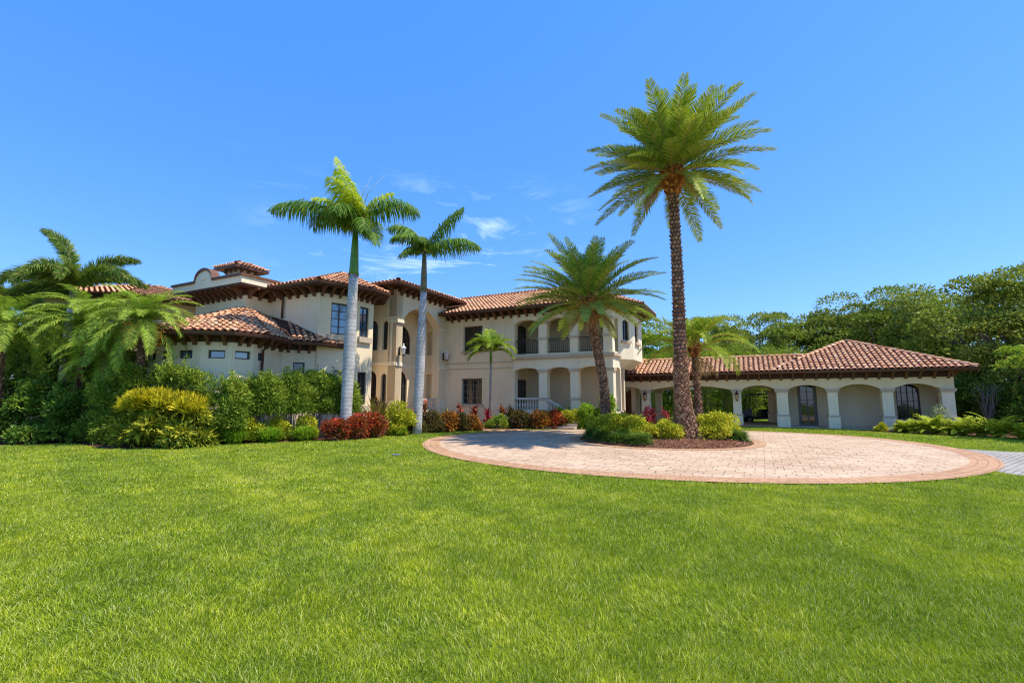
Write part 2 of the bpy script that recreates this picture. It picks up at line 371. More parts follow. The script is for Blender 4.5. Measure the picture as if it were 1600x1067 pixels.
# ------------------------------------------------------------------ architecture helpers
def wall(mb, p, q, z0, z1, t, ops=(), seg=12):
    """wall from p to q (world xy), its face on the p-q line, thickness t behind; ops = (s0, s1, zb, zt, rise)"""
    p = Vector(p); q = Vector(q); L = (q - p).length; d = (q - p) / L; n = Vector((d.y, -d.x))
    cur = 0
    for (s0, s1, zb, zt, rise) in sorted(ops):
        if s0 > cur: mb.obox(p, d, n, cur, s0, -t, 0, z0, z1)
        if zb > z0: mb.obox(p, d, n, s0, s1, -t, 0, z0, zb)
        if rise <= 0:
            if zt < z1: mb.obox(p, d, n, s0, s1, -t, 0, zt, z1)
        else:
            h = (s1 - s0) / 2; c = (s0 + s1) / 2; rr = (h * h + rise * rise) / (2 * rise); zc = zt - rr
            prof = [(s0 + (s1 - s0) * i / seg) for i in range(seg + 1)]
            zz = [zc + math.sqrt(max(0, rr * rr - (x - c) ** 2)) for x in prof]
            for i in range(seg):
                a0, a1, b0, b1 = prof[i], prof[i + 1], zz[i], zz[i + 1]
                f = lambda s_, t_, z_: (p.x + d.x * s_ + n.x * t_, p.y + d.y * s_ + n.y * t_, z_)
                mb.add([f(a0, 0, b0), f(a1, 0, b1), f(a1, 0, z1), f(a0, 0, z1), f(a0, -t, b0), f(a1, -t, b1), f(a1, -t, z1), f(a0, -t, z1)],
                       [(0, 1, 2, 3), (7, 6, 5, 4), (0, 4, 5, 1), (3, 2, 6, 7)])
        cur = s1
    if cur < L: mb.obox(p, d, n, cur, L, -t, 0, z0, z1)

def window(parent, p, d, s0, s1, z0, z1, rise=0, cols=2, rows=3, depth=.14, mat='frame', gm='glass', name='window', fw=.06):
    """p wall origin, d unit along wall; glazing sits depth behind the face"""
    p = Vector(p); d = Vector(d); n = Vector((d.y, -d.x)); mb = MB(); t0, t1 = -depth - .05, -depth + .02
    f = lambda s_, t_, z_: (p.x + d.x * s_ + n.x * t_, p.y + d.y * s_ + n.y * t_, z_)
    c = (s0 + s1) / 2; h = (s1 - s0) / 2
    if rise > 0:
        rr = (h * h + rise * rise) / (2 * rise); zc = z1 - rr
        top = lambda s_: zc + math.sqrt(max(0, rr * rr - (s_ - c) ** 2))
    else: top = lambda s_: z1
    mb.obox(p, d, n, s0, s0 + fw, t0, t1, z0, top(s0 + fw)); mb.obox(p, d, n, s1 - fw, s1, t0, t1, z0, top(s1 - fw))
    mb.obox(p, d, n, s0 + fw, s1 - fw, t0, t1, z0, z0 + fw)
    N = 10 if rise > 0 else 1
    for i in range(N):
        a, b = s0 + (s1 - s0) * i / N, s0 + (s1 - s0) * (i + 1) / N
        if rise <= 0: a, b = s0 + fw, s1 - fw
        za, zb = top(a), top(b)
        mb.prism([f(a, t0, za), f(b, t0, zb), f(b, t1, zb), f(a, t1, za)], [f(a, t0, za - fw), f(b, t0, zb - fw), f(b, t1, zb - fw), f(a, t1, za - fw)])
    mw = .032
    for i in range(1, cols):
        s = s0 + (s1 - s0) * i / cols; w = mw * (1.5 if i * 2 == cols else 1)
        mb.obox(p, d, n, s - w / 2, s + w / 2, t0 + .01, t1 - .012, z0 + fw, top(s) - fw)
    for j in range(1, rows):
        z = z0 + (z1 - z0) * j / rows
        hw = h - fw
        if rise > 0 and z > z1 - rise: hw = math.sqrt(max(.0, rr * rr - (z - zc) ** 2)) - fw
        if hw > .05: mb.obox(p, d, n, c - hw, c + hw, t0 + .012, t1 - .016, z - mw / 2, z + mw / 2)
    w = build(name, mb, M[mat], parent)
    g = MB(); pts = [s0 + .01 + (s1 - s0 - .02) * i / 12 for i in range(13)]
    ol = [f(s0 + .01, -depth - .025, z0 + .01), f(s1 - .01, -depth - .025, z0 + .01)] + [f(s, -depth - .025, top(s) - .012) for s in pts[::-1]]
    bk = [(x - n.x * .012, y - n.y * .012, z) for x, y, z in ol]
    g.prism(ol, bk); build('pane', g, M[gm], w)
    return w

def tiles(tb, poly, e0, e1, sp=.26, ln=.44):
    """barrel tiles over a planar polygon; e0-e1 is the eave"""
    e0 = Vector(e0); e1 = Vector(e1); u = (e1 - e0).normalized(); P = [Vector(p) for p in poly]
    far = max(P, key=lambda p: (p - e0).cross(u).length); w = far - e0; w = (w - u * w.dot(u)).normalized()
    nn = u.cross(w); nn = nn if nn.z > 0 else -nn
    q = [((p - e0).dot(u), (p - e0).dot(w)) for p in P]
    def inside(x, y):
        c = False; j = len(q) - 1
        for i in range(len(q)):
            if (q[i][1] > y) != (q[j][1] > y) and x < (q[j][0] - q[i][0]) * (y - q[i][1]) / (q[j][1] - q[i][1]) + q[i][0]: c = not c
            j = i
        return c
    x0 = min(a for a, b in q); x1 = max(a for a, b in q); y1 = max(b for a, b in q); ex = ln * .86
    ang = [math.pi * i / 5 for i in range(6)]
    nx = int((x1 - x0) / sp); ny = int(y1 / ex) + 1
    for j in range(ny):
        for i in range(nx + 1):
            x = x0 + sp * (i + .5); y = j * ex
            if not inside(x, y + ex * .45): continue
            dx, dz, dw = R.uniform(-.008, .008), R.uniform(0, .012), R.uniform(-.014, .014)
            vs = []
            for (yy, r, lift) in ((y - .05 + dw, sp * .40, .028 + dz), (y + ln - .05 + dw, sp * .31, .0)):
                for a in ang:
                    vs.append(e0 + u * (x + dx - r * math.cos(a)) + w * yy + nn * (lift + .72 * r * math.sin(a)))
            tb.add(vs, [(k, k + 1, k + 7, k + 6) for k in range(5)])
def caps(tb, p, q, r=.13, step=.36):
    p = Vector(p); q = Vector(q); L = (q - p).length; d = (q - p) / L; s = d.cross(Vector((0, 0, 1))).normalized(); up = s.cross(d)
    for i in range(max(1, int(L / step))):
        vs = []
        for t, rr, l in ((i * step, r, .05), (i * step + step * 1.12, r * .8, .02)):
            for k in range(6):
                a = math.pi * k / 5; vs.append(p + d * t - s * rr * math.cos(a) + up * (l + rr * .85 * math.sin(a)))
        tb.add(vs, [(k, k + 1, k + 7, k + 6) for k in range(5)])
def roof(parent, faces, hips, eaves, mat='tile'):
    """faces: list of polygons whose first two points are the eave; eaves: list of edges that carry a gutter"""
    tb = MB(); base = MB(); g = MB()
    for poly in faces:
        tiles(tb, poly, poly[0], poly[1])
        pl = [Vector(p) for p in poly]
        base.prism(pl, [p - Vector((0, 0, .07)) for p in pl])
    for h in hips: caps(tb, *h)
    r = build('roof', tb, M['tile'], parent)
    build('roof_deck', base, M['tilebase'], r)
    for e0, e1 in eaves:
        e0 = Vector(e0); e1 = Vector(e1); d = (e1 - e0).normalized(); n = Vector((d.y, -d.x, 0))
        lo = Vector((0, 0, -.135)); hi = Vector((0, 0, -.02))
        a0, a1 = e0 - d * .02, e1 + d * .02
        g.prism([a0 + hi, a1 + hi, a1 + hi + n * .10, a0 + hi + n * .10], [a0 + lo + n * .0, a1 + lo, a1 + lo + n * .07, a0 + lo + n * .07])
    if eaves: build('gutter', g, M['gutter'], r)
    return r
def soffit(parent, outer, inner, z_out, z_in, name='soffit', mat='wood'):
    """board between the gutter line (outer) and the wall line (inner)"""
    mb = MB()
    for i in range(len(outer) - 1):
        a, b, c, d = outer[i], outer[i + 1], inner[i + 1], inner[i]
        T = [(a[0], a[1], z_out), (b[0], b[1], z_out), (c[0], c[1], z_in), (d[0], d[1], z_in)]
        mb.prism(T, [(x, y, z - .04) for x, y, z in T])
    return build(name, mb, M[mat], parent)
# one bracket profile, curved underside, shared by all
def bracket_mesh(Ln, hgt, w=.12, nm='bracket'):
    prof = [(0, 0), (Ln, 0), (Ln, -.09)] + [(Ln - (Ln - .13) * (i / 7), -.09 - (hgt - .09) * (i / 7) ** 3.2) for i in range(1, 8)] + [(0, -hgt)]
    mb = MB(); a = [(x, -w / 2, z) for x, z in prof]; b = [(x, w / 2, z) for x, z in prof]; mb.prism(b, a)
    me = bpy.data.meshes.new(nm); me.from_pydata(mb.v, [], mb.f); me.update(); me.materials.append(M['woodmid']); return me
BR = bracket_mesh(.74, .46, .10); BRS = bracket_mesh(.55, .42, .10)
BCOUNT = {}
def brackets(parent, p, q, z, me, step=.62, n_side=None, inset=.3):
    p = Vector(p); q = Vector(q); L = (q - p).length; d = (q - p) / L; n = Vector((d.y, -d.x))
    k = max(1, int((L - 2 * inset) / step + .5)); ang = math.atan2(n.y, n.x)
    for i in range(k + 1):
        BCOUNT[parent.name] = BCOUNT.get(parent.name, 0) + 1
        if BCOUNT[parent.name] > 99: return
        s = inset + (L - 2 * inset) * i / k
        o = bpy.data.objects.new('bracket', me); S.collection.objects.link(o); o.parent = parent
        w = Vector((p.x + d.x * s, p.y + d.y * s, z)) - OFF[parent.name]
        o.location = w; o.rotation_euler = (0, 0, ang)
def shade_frieze(parent, pts, z0, z1, t=.03):  # shadow and dark soffit behind the brackets, put in as dark boards
    mb = MB()
    for p, q in zip(pts[:-1], pts[1:]):
        p, q = Vector(p), Vector(q); d = (q - p).normalized(); mb.obox(p, d, Vector((d.y, -d.x)), -.01, (q - p).length + .01, .002, t, z0, z1)
    return build('shade_frieze', mb, M['wood'], parent)
def column(mb, p, d, n, s0, s1, t0, t1, z0, zcap, band=None, base=.04):
    """square pier with plinth, band and capital (mi 1 = trim)"""
    mb.obox(p, d, n, s0, s1, t0, t1, z0, zcap - .18)
    mb.obox(p, d, n, s0 - .05, s1 + .05, t0 - .05, t1 + .05, zcap - .18, zcap - .09, 1)
    mb.obox(p, d, n, s0 - .09, s1 + .09, t0 - .09, t1 + .09, zcap - .09, zcap, 1)
    if band:
        mb.obox(p, d, n, s0 - .06, s1 + .06, t0 - .06, t1 + .06, band, band + .10, 1)
        mb.obox(p, d, n, s0 - base, s1 + base, t0 - base, t1 + base, z0, band)

# ------------------------------------------------------------------ the mansion
MOFF = H(-15, 25, 0)
mansion = thing('mansion', 'large two-storey cream stucco mansion with terracotta tiled roofs and dark brown eave brackets', 'house', MOFF)
ZF = .9
ud = Vector(U); vd = Vector(V_)

# --- right wing with loggia
WB = 25.0; aL = -17.4; aA = A(802, WB); aE = A(959, WB)
zLed = 4.1; zT = 6.55
w = MB()
p0 = Vector(H(aL, WB)); s_ = lambda a: a - aL
# solid part: lower and upper storey with a window each
wl0, wl1 = s_(A(721, WB)), s_(A(753, WB)); wu0, wu1 = s_(A(723, WB)), s_(A(753, WB))
wall(w, H(aL, WB), H(aA, WB), 0, 3.45, .35, [(wl0, wl1, 1.25, 2.85, 0)])
wall(w, H(aL, WB), H(aA, WB), 3.45, zT + .5, .35, [(wu0, wu1, 4.55, 6.15, 0)])
build('wall', w, M['stucco'], mansion)
tr = MB()
for z in (3.42, 3.78): tr.obox(p0, ud, -vd, 0, s_(aA), 0, .035, z, z + .05)
for a, b, z in ((wl0, wl1, 1.25), (wu0, wu1, 4.55)):
    tr.obox(p0, ud, -vd, a - .12, b + .12, 0, .10, z - .14, z)
build('string_course', tr, M['stone'], mansion)
window(mansion, p0, ud, wl0, wl1, 1.25, 2.85, 0, 4, 4, .2, mat='greyframe')
window(mansion, p0, ud, wu0, wu1, 4.55, 6.15, 0, 4, 3, .2)
# loggia front: two storeys of three flat arches
cols = [(A(842, WB), A(855, WB)), (A(891.5, WB), A(904, WB)), (A(944.5, WB), aE)]
pL = Vector(H(aA, WB)); q_ = lambda a: a - aA
edges = [aA + .08] + [x for c in cols for x in c]
lo = []; up = []
for i in range(3):
    a0 = edges[2 * i]; a1 = edges[2 * i + 1]
    lo.append((q_(a0), q_(a1), 0 if False else ZF, 3.40, .16)); up.append((q_(a0), q_(a1), zLed + .12, 6.28, .20))
w = MB()
wall(w, H(aA, WB), H(aE, WB), 0, 3.95, .45, lo)
wall(w, H(aA, WB), H(aE, WB), 4.12, zT + .5, .45, up)
# right return: side openings 1.3 m deep, then the turret wall
wall(w, H(aE, WB + .45), H(aE, WB + 1.75), 0, 3.95, .45, [(.10, 1.15, ZF, 3.35, .12)])
wall(w, H(aE, WB + .45), H(aE, WB + 1.75), 4.12, zT + .5, .45, [(.10, 1.15, zLed + .12, 6.2, .12)])
build('wall', w, M['stucco_light'], mansion)
lg = MB()
lg.obox(pL, ud, -vd, -.04, q_(aE) + .12, 0 - .45, .12, 3.95, 4.12); lg.obox(Vector(H(aE, WB + .45)), vd, ud, 0, 1.9, -.45, .12, 3.951, 4.119)
lg.obox(pL, ud, -vd, -.03, q_(aE) + .10, 0, .06, 3.86, 3.95)
for c0, c1 in cols:
    for zc in (3.12, 5.95): lg.obox(pL, ud, -vd, q_(c0) - .07, q_(c1) + .07, -.5, .07, zc, zc + .16)
    lg.obox(pL, ud, -vd, q_(c0) - .05, q_(c1) + .05, -.48, .05, 5.02, 5.14)
    lg.obox(pL, ud, -vd, q_(c0) - .06, q_(c1) + .06, -.49, .06, 1.52, 1.66)
build('ledge', lg, M['stone'], mansion)
w = MB()   # recess: back wall, left return, floors, ceilings
wall(w, H(aA - .02, WB + 2.35), H(aE, WB + 2.35), 0, zT + .5, .3, [])
wall(w, H(aA + .0, WB + 2.35), H(aA + .0, WB + .35), 0, zT + .5, .3, []) if False else None
f = lambda a, b, z: H(a, b, z)
w.obox(Vector(H(aA, WB + .35)), vd, ud, 0, 2.0, -.3, 0, 0, zT + .5)
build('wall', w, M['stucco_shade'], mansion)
w = MB()
for z0, z1 in ((0, ZF), (3.55, 3.94), (zT + .2, zT + .45)):
    w.obox(Vector(H(aA, WB + .45)), ud, -vd, .005, q_(aE) - .01, -1.9, -.003, z0, z1)
build('floor', w, M['stone'], mansion)
dp = Vector(H(aA, WB + .35))
for z0, z1, r in ((ZF + .01, 2.75, 0), (zLed + .03, 6.1, .15)):
    window(mansion, dp, vd, .25, 1.3, z0, z1, r, 2, 4, -.05, name='door')
# iron railings in the three upper openings and the side opening
for i in range(3):
    a0, a1 = edges[2 * i], edges[2 * i + 1]; rl = MB(); zb = zLed + .12
    rl.obox(pL, ud, -vd, q_(a0), q_(a1), -.24, -.20, zb + .82, zb + .87); rl.obox(pL, ud, -vd, q_(a0), q_(a1), -.235, -.205, zb + .08, zb + .11)
    rl.obox(pL, ud, -vd, q_(a0), q_(a1), -.235, -.205, zb + .70, zb + .72)
    k = int((a1 - a0) / .115)
    for j in range(1, k): s = q_(a0) + (a1 - a0) * j / k; rl.obox(pL, ud, -vd, s - .009, s + .009, -.229, -.211, zb, zb + .83)
    build('railing', rl, M['iron'], mansion)
rl = MB(); pr = Vector(H(aE, WB + .45))
for z in (.08, .70, .82): rl.obox(pr, vd, ud, .10, 1.15, -.24, -.205, zLed + .12 + z, zLed + .12 + z + .035)
for j in range(1, 10): rl.obox(pr, vd, ud, .10 + j * .105, .118 + j * .105, -.23, -.214, zLed + .12, zLed + .94)
build('railing', rl, M['iron'], mansion)
# balustrade in the first lower opening and down the steps in the second
bl = MB(); a0, a1 = edges[0], edges[1]
bl.obox(pL, ud, -vd, q_(a0), q_(a1), -.30, -.08, ZF + .64, ZF + .76); bl.obox(pL, ud, -vd, q_(a0), q_(a1), -.28, -.10, ZF + .0, ZF + .08)
prof = [(.035, 0), (.06, .03), (.035, .08), (.07, .22), (.06, .30), (.03, .42), (.045, .50), (.05, .56)]
k = 9
for j in range(k):
    s = q_(a0) + .10 + (a1 - a0 - .2) * j / (k - 1); c = pL + ud * s - (-vd) * .19
    bl.lathe((c.x, c.y, ZF + .08), prof, 8)
build('balustrade', bl, M['whitepaint'], mansion)
bl = MB(); c1 = edges[2] + .02; pS = Vector(H(c1, WB)); L = 1.5; k = 8
f3 = lambda s, t, z: (pS.x + ud.x * s - vd.x * t, pS.y + ud.y * s - vd.y * t, z)
bl.prism([f3(0, .05, ZF + .76), f3(L, .05, .86), f3(L, .22, .86), f3(0, .22, ZF + .76)], [f3(0, .05, ZF + .64), f3(L, .05, .74), f3(L, .22, .74), f3(0, .22, ZF + .64)])
for j in range(k):
    s = .1 + (L - .2) * j / (k - 1); zz = ZF * (1 - s / L); x, y, _ = f3(s, .135, 0); bl.lathe((x, y, zz + .02), [(r, h * 1.12) for r, h in prof], 8)
bl.obox(pS, ud, -vd, L, L + .25, .0, .27, 0, 1.0)
build('balustrade', bl, M['whitepaint'], mansion)
st = MB()
for i in range(5): st.obox(pS, ud, -vd, 0, 2.2, .24, .24 + .3 * (5 - i), ZF * i / 6 + .001 * i, ZF * (i + 1) / 6)
build('steps', st, M['stone'], mansion)
# turret bay on the right end
TB = [H(aE, 26.3), H(-5.85, 27.35), H(-5.85, 29.9), H(-6.6, 31.2)]
w = MB(); t_ops = []
for i, (p, q) in enumerate(zip(TB[:-1], TB[1:])):
    L = (Vector(q) - Vector(p)).length
    ops = [(L * .30, L * .72, 4.95, 6.15, .16)] if i == 0 else ([(L * .22, L * .60, 4.95, 6.15, .16)] if i == 1 else [])
    wall(w, p, q, 3.85, zT + .5, .3, ops); t_ops.append(ops)
wall(w, H(-9.0, 27.7), H(-9.0, 30.4), 0, 3.85, .3, []); w.obox(Vector(H(-8.3, 27.38)), ud, -vd, 0, 1.75, -.3, 0, 0, 3.85); w.obox(Vector(H(-8.3, 26.95)), ud, -vd, 0, 1.8, -3.6, 0, 3.60, 3.84)
wall(w, H(aE, 26.75), H(aE, 26.9), 3.85, zT + .5, .3, [])
cb = [toab(*p) for p in TB]     # tapered corbel under the bay
top = [(*H(a, b), 3.85) for a, b in cb[:3]] + [(*H(aE - .1, 29.9), 3.85)]
bot = [(*H(aE - .1, b), 3.35) for a, b in cb[:3]] + [(*H(aE - .12, 29.6), 3.35)]
w.prism(top, bot)
build('wall', w, M['stucco_light'], mansion)
for i in (0, 1):
    p = Vector(TB[i]); q = Vector(TB[i + 1]); d = (q - p).normalized(); o_ = t_ops[i][0]
    window(mansion, p, d, o_[0], o_[1], 4.95, 6.15, .16, 2, 4, .12)
    sm = MB(); sm.obox(p, d, Vector((d.y, -d.x)), o_[0] - .12, o_[1] + .12, 0, .12, 4.78, 4.92); build('sill', sm, M['stone'], mansion)
# wing roof
zE = 6.95; eb = WB - .9; rb = WB + 4.1; zR = 8.95; ae = -5.1
e0 = H(aL + .15, eb, zE); e1 = H(aE + .25, eb, zE); e2 = H(ae, 26.6, zE); e3 = H(ae, 30.6, zE); e4 = H(ae - 1.2, 32.4, zE)
r0 = H(aL - 4, rb, zR); r1 = H(-9.6, rb, zR)
roof(mansion, [[H(aL - 1.5, eb, zE), e1, r1, r0], [e1, e2, r1], [e2, e3, r1], [e3, e4, r1], [H(-9, 34.2, zE), H(-20, 34.2, zE), r0, r1], [e4, H(-9, 34.2, zE), r1]],
     [(e1, r1), (e2, r1), (e3, r1), (r0, r1)], [(e0, e1), (e1, e2), (e2, e3), (e3, e4)])
inner = [H(aL, WB), H(aE, WB), H(aE, 26.3), H(-5.85, 27.35), H(-5.85, 29.9), H(-6.6, 31.2)]
outer = [H(aL, eb), H(aE + .25, eb), H(ae - .2, 26.0), H(ae, 26.8), H(ae, 30.4), H(ae - 1.2, 32.2)]
soffit(mansion, outer, inner, zE - .10, zE - .01)
brackets(mansion, H(aL + .2, WB), H(aE, WB), 6.92, BR, .52)
brackets(mansion, H(aE, WB), H(aE, 26.3), 6.92, BR, .5)
for p, q in zip(TB[:2], TB[1:3]): brackets(mansion, p, q, 6.92, BR, .5, inset=.15)

shade_frieze(mansion, inner, 6.62, 6.93)
# --- entrance tower with the tall arch
Cb, Rb = 20.15, WB; ta = aL
w = MB(); zTT = 7.75
Lf = Rb - Cb
wall(w, H(ta, Cb), H(ta, Rb), 0, zTT, .55, [(.52, Lf - .75, ZF, 6.98, .95)], 18)
wall(w, H(ta - 3.6, Cb), H(ta, Cb), 0, 3.55, .5, [(3.6 - 2.15, 3.6 - 1.35, ZF, 3.15, .38), (3.6 - 1.02, 3.6 - .62, ZF, 3.0, .18)])
wall(w, H(ta - 3.6, Cb), H(ta, Cb), 3.55, zTT, .5, [(3.6 - 2.15, 3.6 - 1.35, 4.35, 6.05, .38), (3.6 - 1.02, 3.6 - .62, 4.35, 6.0, .18)])
# inner porch wall with upper and lower arched windows, right niche
iw = 1.7
wall(w, H(ta - iw, Cb + .4), H(ta - iw, Rb + .4), ZF, 3.75, .3, [(1.40, 2.70, ZF, 3.3, .55)])
wall(w, H(ta - iw, Cb + .4), H(ta - iw, Rb + .4), 3.75, zTT - .02, .3, [(1.15, 2.95, 4.37, 6.15, .75)])
build('wall', w, M['stucco'], mansion)
pI = Vector(H(ta - iw, Cb + .4))
window(mansion, pI, vd, 1.40, 2.70, ZF + .02, 3.3, .55, 4, 5, .1, name='door')
window(mansion, pI, vd, 1.15, 2.95, 4.37, 6.15, .75, 4, 5, .1)
pT = Vector(H(ta - 3.6, Cb))
window(mansion, pT, ud, 3.6 - 2.15, 3.6 - 1.35, 4.35, 6.05, .38, 2, 4, .15, gm='glassblue')
window(mansion, pT, ud, 3.6 - 1.02, 3.6 - .62, 4.35, 6.0, .18, 2, 4, .15)
window(mansion, pT, ud, 3.6 - 2.15, 3.6 - 1.35, ZF, 3.15, .38, 2, 1, .15, mat='woodmid', name='door')
window(mansion, pT, ud, 3.6 - 1.02, 3.6 - .62, ZF, 3.0, .18, 1, 4, .15)
w = MB()
w.obox(Vector(H(ta - .55, Cb + .5)), vd, ud, 0, Rb - Cb - .5, -iw + .56, -.003, 0, ZF); w.obox(Vector(H(ta - .55, Cb + .5)), vd, ud, 0, Rb - Cb - .5, -iw + .56, -.003, 7.05, 7.2)
build('floor', w, M['stone'], mansion)
w = MB()  # porch pilasters, capitals, bands, end niche
pF = Vector(H(ta, Cb))
for s0, s1 in ((-.02, .50), (Lf - .73, Lf - .02)):
    for q0, q1, e_, g0, g1, nm in ((-.6, .05, .0, 0, 1.5, 'plinth'), (-.62, .10, .04, 5.86, 6.05, 'capital'), (-.6, .06, .02, 3.42, 3.62, 'band')):
        w = MB(); w.obox(pF, vd, ud, s0, s1 + e_, q0, q1, g0, g1); build(nm, w, M['stucco_light'], mansion)
w = MB()
w.obox(pT, ud, -vd, 0, 3.55, 0, .05, 5.98 + .12, 6.2); w.obox(pT, ud, -vd, 0, 3.58, 0, .07, 3.45, 3.65)
for s in (3.6 - 2.4, 3.6 - 1.2, 3.6 - .4): w.obox(pT, ud, -vd, s, s + .13, 0, .04, 3.65, 6.09)
w.obox(pI, vd, ud, 0, 4.2, 0, .05, 3.5, 3.72)
build('trim', w, M['stucco_light'], mansion)
w = MB(); pR = H(ta - iw, Rb - .38); pR2 = H(ta - .56, Rb - .38)
wall(w, pR, pR2, ZF, 3.75, .25, [(.42, .92, ZF + .55, 3.15, 0)]); wall(w, pR, pR2, 3.75, zTT - .02, .25, [(.42, .92, 4.4, 5.95, 0)])
w.obox(Vector(pR), ud, -vd, 0, 1.12, .0, .05, 6.02, 6.18); build('wall', w, M['stucco'], mansion)
w = MB(); w.obox(Vector(pR), ud, -vd, .05, 1.1, -.40, -.27, ZF, zTT - .05); build('niche', w, M['stucco_shade'], mansion)  # backing of the openings, their shade painted in by the darker stucco
bl = MB(); pb = Vector(H(ta - .28, Cb + .4 + 2.0)); k = 7
bl.obox(pb, vd, ud, .3, 1.9, -.08, .08, ZF + .6, ZF + .7)
for j in range(k): c = pb + vd * (.4 + j * .22); bl.lathe((c.x, c.y, ZF), [(r, h * 1.05) for r, h in prof], 8)
build('balustrade', bl, M['whitepaint'], mansion)
zE2 = 7.95; o0 = H(ta - 4.2, Cb - .95, zE2); o1 = H(ta + .85, Cb - .95, zE2); o2 = H(ta + .85, Rb + .95, zE2); o3 = H(ta - 4.2, Rb + .95, zE2)
ap1 = H(ta - 1.9, Cb + 2.4, 8.95); ap2 = H(ta - 1.9, Rb - 2.2, 8.95)
roof(mansion, [[o0, o1, ap1], [o1, o2, ap2, ap1], [o2, o3, ap2], [o3, o0, ap1, ap2]], [(o0, ap1), (o1, ap1), (o2, ap2), (ap1, ap2)], [(o0, o1), (o1, o2), (o2, o3)])
soffit(mansion, [o0[:2], o1[:2], o2[:2], o3[:2]], [H(ta - 4.2, Cb), H(ta, Cb), H(ta, Rb), H(ta - 4.2, Rb)], zE2 - .10, zE2 - .02)
w = MB(); wall(w, H(ta, Rb - .01), H(ta - 3, Rb), 6.5, zTT + .1, .3, []); wall(w, H(ta, Rb), H(ta, Rb + .05), zTT, zTT + .1, .3, []); build('wall', w, M['stucco'], mansion)
w = MB(); w.obox(pF, vd, ud, 0.003, Lf - .003, -.55, .03, zTT - .12, zTT + .17); w.obox(pT, ud, -vd, 0, 3.05, -.5, .03, zTT - .12, zTT + .17); build('shade_frieze', w, M['wood'], mansion)
brackets(mansion, H(ta, Cb), H(ta, Rb), 7.9, BR, .55); brackets(mansion, H(ta - 2.0, Cb), H(ta, Cb), 7.9, BR, .55)

# --- left block with the chamfered corner bay
PC = (-12.95, 22.25); P0 = (-12.35, 23.5); P1 = (-9.27, 22.06); P2 = (-7.82, 23.35); P3 = (-7.32, 24.3); P4 = (-8.4, 27.2)
w = MB()
wall(w, P0, P1, 0, 6.95, .3, [])
L1 = (Vector(P2) - Vector(P1)).length; L2 = (Vector(P3) - Vector(P2)).length
lowA = (L1 * .42, L1 * .80, 1.4, 3.0, 0); upA = (L1 * .30, L1 * .74, 4.75, 6.30, 0)
wall(w, P1, P2, 0, 4.0, .3, [lowA]); wall(w, P1, P2, 4.0, 6.95, .3, [upA])
lowB = (L2 * .12, L2 * .66, 1.3, 2.95, 0); upB = (L2 * .12, L2 * .70, 4.75, 6.30, 0)
wall(w, P2, P3, 0, 4.0, .3, [lowB]); wall(w, P2, P3, 4.0, 6.95, .3, [upB])
wall(w, P3, P4, 0, 6.95, .3, [])
build('wall', w, M['stucco'], mansion)
d1 = (Vector(P2) - Vector(P1)).normalized(); d2 = (Vector(P3) - Vector(P2)).normalized()
window(mansion, P1, d1, *upA[:4], 0, 2, 4, .1, gm='glassblue'); window(mansion, P2, d2, *upB[:4], 0, 2, 4, .1, gm='glassblue')
window(mansion, P1, d1, *lowA[:4], 0, 2, 3, .1); window(mansion, P2, d2, *lowB[:4], 0, 2, 4, .1)
for P, d, o_ in ((P1, d1, upA), (P2, d2, upB), (P2, d2, lowB)):
    sm = MB(); sm.obox(Vector(P), d, Vector((d.y, -d.x)), max(0.02, o_[0] - .15), o_[1] + .15, 0, .14, o_[2] - .30, o_[2] - .02)
    build('sill', sm, M['stone'], mansion)
Q = [(-12.6, 22.75), (-8.95, 21.1), (-6.95, 22.95), (-6.5, 24.1), (-7.9, 27.6)]; zq = 7.1
q3 = [(x, y, zq) for x, y in Q]; apA = (-9.1, 24.6, 8.3); apB = (-12.9, 26.4, 8.2); bk = (-12.9, 29.5, zq)
roof(mansion, [[q3[0], q3[1], apA, apB], [q3[1], q3[2], apA], [q3[2], q3[3], apA], [q3[3], q3[4], apA], [q3[4], bk, apB, apA]],
     [(q3[1], apA), (q3[2], apA), (q3[3], apA), (apB, apA)], [(q3[0], q3[1]), (q3[1], q3[2]), (q3[2], q3[3]), (q3[3], q3[4])])
soffit(mansion, Q, [P0, P1, P2, P3, P4], zq - .14, zq - .06)
shade_frieze(mansion, [P0, P1, P2, P3], 6.70, 7.0); brackets(mansion, P0, P1, 7.0, BR, .55); brackets(mansion, P1, P2, 7.0, BR, .48, inset=.1); brackets(mansion, P2, P3, 7.0, BR, .48, inset=.15)
# --- parapet block
PL = (-16.85, 24.45)
w = MB(); wall(w, PL, PC, 0, 6.9, .3, []); wall(w, PC, P0, 0, 6.9, .3, []); wall(w, (-16.0, 27.0), PL, 0, 6.9, .3, []); build('wall', w, M['stucco'], mansion)
pp = Vector(toab(*PL)); pc = Vector(toab(*PC))
oL, oR, fB = pp.x - .45, pc.x + .75, pc.y - .75
zb, zt = 7.02, 7.34
w = MB(); cp = MB(); pw = Vector(H(oL, fB)); Lw = oR - oL
w.obox(pw, ud, -vd, 0, Lw, -.3, 0, zb, zt); w.obox(Vector(H(oR, fB)), vd, ud, .3, 2.4, -.3, 0, zb, zt)
w.obox(pw, ud, -vd, .0, .3, -3, -.3, zb, zt)
hc, hh, hr = Lw * .47, .62, .58
pr_ = [(hc - hh - .12 + (2 * hh + .24) * i / 16) for i in range(17)]
hz = lambda s: zt + (hr * math.sqrt(max(0, 1 - ((s - hc) / (hh + .12)) ** 2)))
